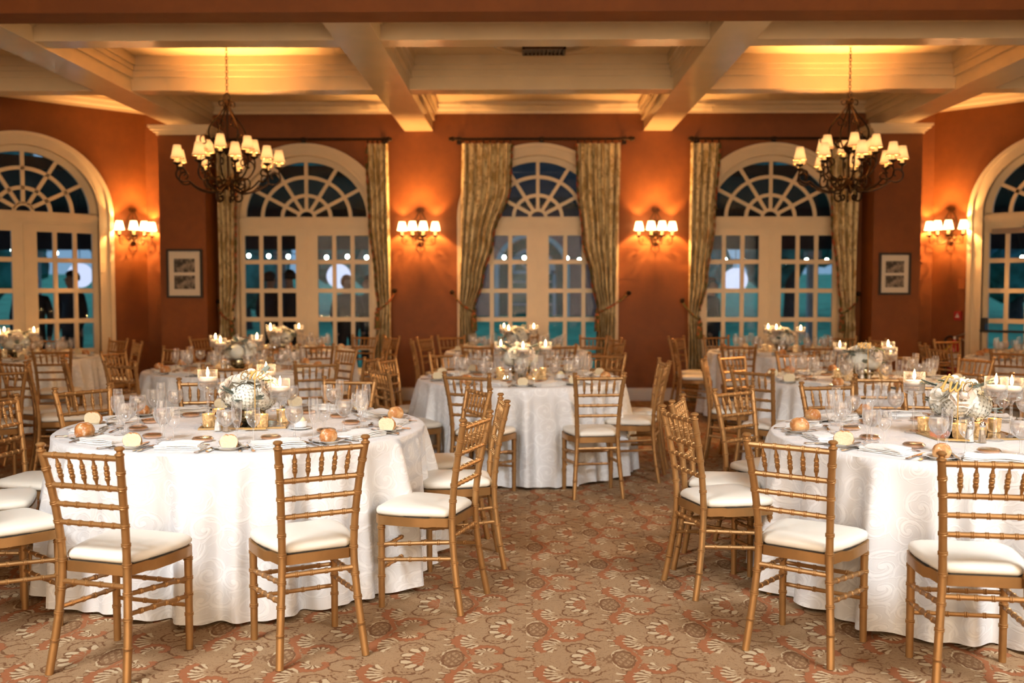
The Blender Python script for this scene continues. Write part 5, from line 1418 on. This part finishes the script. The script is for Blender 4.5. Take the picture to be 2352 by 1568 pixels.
def shaker(label, x, y, filling, grp):
    t = tag(empty('shaker', (x, y, TZ)), label, 'shaker', grp)
    obj('filling', build('fill', filling, lambda m: m.lathe([(0.0, 0.004), (0.0185, 0.004), (0.0125, 0.062), (0.0, 0.062)], 8)), t)
    obj('bottle', build('bottle', 'shaker_glass', lambda m: m.lathe([(0.0, 0.001), (0.021, 0.001), (0.0215, 0.005), (0.0135, 0.075), (0.012, 0.08)], 8, cap1=True)), t)
    obj('cap', build('cap', 'chrome', lambda m: m.lathe([(0.0135, 0.078), (0.0145, 0.084), (0.0145, 0.092), (0.010, 0.101), (0.0, 0.104)], 14)), t)
STROKES = {
 'o': ([[(0.58, 0.95), (0.2, 0.85), (0.02, 0.45), (0.15, 0.05), (0.45, 0.05), (0.72, 0.45), (0.68, 0.85), (0.5, 0.97), (0.6, 0.72), (1.0, 0.78)]], 0.95),
 'n': ([[(-.05, .6), (.14, .92), (.24, .75), (.12, 0.0)], [(.12, .05), (.3, .6), (.58, .97), (.70, .78), (.58, .2), (.68, .02), (.95, .35)]], 0.95),
 'e': ([[(0, .35), (.38, .5), (.56, .8), (.40, .98), (.15, .75), (.1, .3), (.3, .02), (.62, .15), (1.15, .75)]], 1.1),
 't': ([[(-.1, .3), (.12, .6), (.42, 1.65), (.34, 1.3), (.13, .3), (.26, .02), (.6, .3)], [(-.25, 1.2), (.2, 1.42), (.85, 1.30)]], 0.62),
 'w': ([[(0, .65), (.15, .95), (.12, .4), (.25, .02), (.5, .35), (.64, .92), (.6, .4), (.74, .04), (1.0, .4), (1.05, .97), (1.28, .8)]], 1.25),
 'i': ([[(-.05, .4), (.2, .95), (.12, .2), (.25, .02), (.5, .35)], [(.25, 1.28), (.29, 1.36)]], 0.5)}
def table_sign(word, label, x, y, rz, s=0.046, top=0.28):
    t = tag(empty('table_sign', (x, y, TZ), rz), label, 'table sign', 'gold script table signs')
    wd = sum(STROKES[c][1] for c in word) * s; cx = -wd / 2; mb = MB()
    for c in word:
        for st in STROKES[c][0]:
            P = catmull([(cx + (px + 0.22 * pz) * s, 0, top - 0.01 + pz * s) for px, pz in st], 7)
            k = len(P); mb.tube(P, [0.0028 + 0.0028 * abs(math.sin(2.2 * PI * i / k)) for i in range(k)], 8, flat=0.5)
        cx += STROKES[c][1] * s
    obj('word', mb.mesh('word', 'brass_stick'), t)
    obj('stick', build('stick', 'brass_stick', lambda m: m.tube([(0.006, 0, 0.003), (0.006, 0, top + 0.005)], 0.0028, 6)), t)
    obj('foot', build('foot', 'brass_stick', lambda m: m.box(-0.05, 0.062, -0.016, 0.016, 0.0075, 0.015), False), t)

for ti, (nm, cx, cy_, R_, phrase, n_, a0) in enumerate(TABLES):
    big = R_ > 0.9
    g = ' at the ' + phrase
    mi = tag(obj('mirror_tile', ME_MIR, None, (cx, cy_, TZ), 0.15 - 0.1 * (ti % 4)), 'rectangular mirror under the flowers, ' + phrase, 'mirror', 'mirror tiles'); obj('rim', ME_MRIM, mi)
    fx, fy = {'T1': (0.02, 0.02), 'T2': (-0.04, 0.0)}.get(nm, (0.0, 0.0))
    zf = {'T1': -0.004, 'T2': 0.0}.get(nm, 0.0)
    flowers('white hydrangea and rose centrepiece in a bowl, ' + phrase, (cx + fx, cy_ + fy, TZ + 0.0075), ti * 0.8, ti)
    if nm == 'T1': cs = [(-0.225, 0.06, .30), (0.205, -0.06, .26), (0.05, 0.25, .315)]
    elif nm == 'T2': cs = [(-0.235, 0.10, .315), (0.065, -0.16, .315), (0.19, -0.06, .30)]
    elif nm == 'T8': cs = [(-0.16, 0.12, .30), (0.19, -0.02, .315), (0.27, 0.14, .26)]
    elif nm == 'T9': cs = [(-0.15, 0.05, .315), (-0.09, -0.10, .315), (0.22, -0.02, .30)]
    elif nm == 'T3': cs = [(-0.17, 0.12, .30), (0.02, -0.20, .30), (0.21, 0.10, .30)]
    elif nm == 'T5': cs = [(-0.25, 0.10, .315), (-0.12, -0.17, .30), (0.12, 0.18, .315)]
    else: cs = [(-0.16, 0.08, .315), (-0.10, -0.14, .30), (0.20, 0.02, .315)]
    cs.sort()
    for k, (dx_, dy_, h) in enumerate(cs):
        candle_stand('glass stand with lit floating candle, %s, %s' % (phrase, ('left of the three', 'middle of the three', 'right of the three')[k]), cx + dx_, cy_ + dy_, h, 'floating candle stands' + g)
    vs_ = [(-0.165, -0.125), (0.125, -0.135), (0.185, 0.07), (-0.18, 0.10), (0.03, 0.125)] if nm != 'T2' else [(-0.10, -0.135), (0.02, -0.10), (0.17, 0.07), (-0.18, 0.10), (0.1, 0.125)]
    vs_.sort()
    for k, (dx_, dy_) in enumerate(vs_):
        v = tag(obj('votive_cup', ME_VOT, None, (cx + dx_, cy_ + dy_, TZ + 0.007), k), 'gold mercury glass votive, %s, %s from the left' % (phrase, ORD[k]), 'votive', 'gold votives' + g)
        obj('wax', ME_VW, v); obj('flame', ME_FLM, v, (0, 0, 0.044), 0, None, 0.7)
    shaker('white salt shaker, ' + phrase, cx - 0.085, cy_ - 0.225, 'shaker_salt', 'shakers' + g)
    shaker('brown pepper shaker, ' + phrase, cx - 0.035, cy_ - 0.245, 'shaker_pepper', 'shakers' + g)
    rx_, ry_ = {'T2': (0.26, -0.28)}.get(nm, (0.33, -0.14))
    rk = tag(empty('butter_dish', (cx + rx_, cy_ + ry_, TZ)), 'white ribbed butter dish, ' + phrase, 'butter dish', 'butter dishes')
    def ram(m):
        n = 40; prof = [(0.030, 0.012, 0), (0.034, 0.016, 1), (0.0355, 0.042, 1), (0.0365, 0.046, 0), (0.034, 0.046, 0), (0.032, 0.018, 0), (0.0, 0.016, 0)]
        vs = []
        for r, z, rb in prof:
            for j in range(n): a = 2 * PI * j / n; rr = r + rb * 0.0008 * (j % 2); vs.append((rr * math.cos(a), rr * math.sin(a), z))
        m.add(vs, [(i * n + j, i * n + (j + 1) % n, (i + 1) * n + (j + 1) % n, (i + 1) * n + j) for i in range(len(prof) - 1) for j in range(n)])
        m.lathe([(0, 0.0), (0.04, 0.0), (0.058, 0.009), (0.058, 0.011), (0.036, 0.010), (0, 0.012)], 32)
    if ti == 0: ME_RAM = build('ramekin', 'porcelain', ram); ME_BUT = build('butter', 'butter', lambda m: m.ball((0, 0, 0.045), 0.029, 16, 10, (1, 1, 0.9)))
    obj('ramekin', ME_RAM, rk); obj('butter', ME_BUT, rk)
table_sign('one', "gold script sign reading 'one' above the flowers, front left table", -1.53 + 0.10, 5.43 - 0.20, 0.15)
table_sign('two', "gold script sign reading 'two' above the flowers, front right table", 2.25 - 0.15, 5.10 - 0.215, -0.32, 0.052, 0.255)
table_sign('nine', "gold script sign reading 'nine' above the flowers, middle right table", 2.78 - 0.04, 8.25 - 0.20, -0.3)
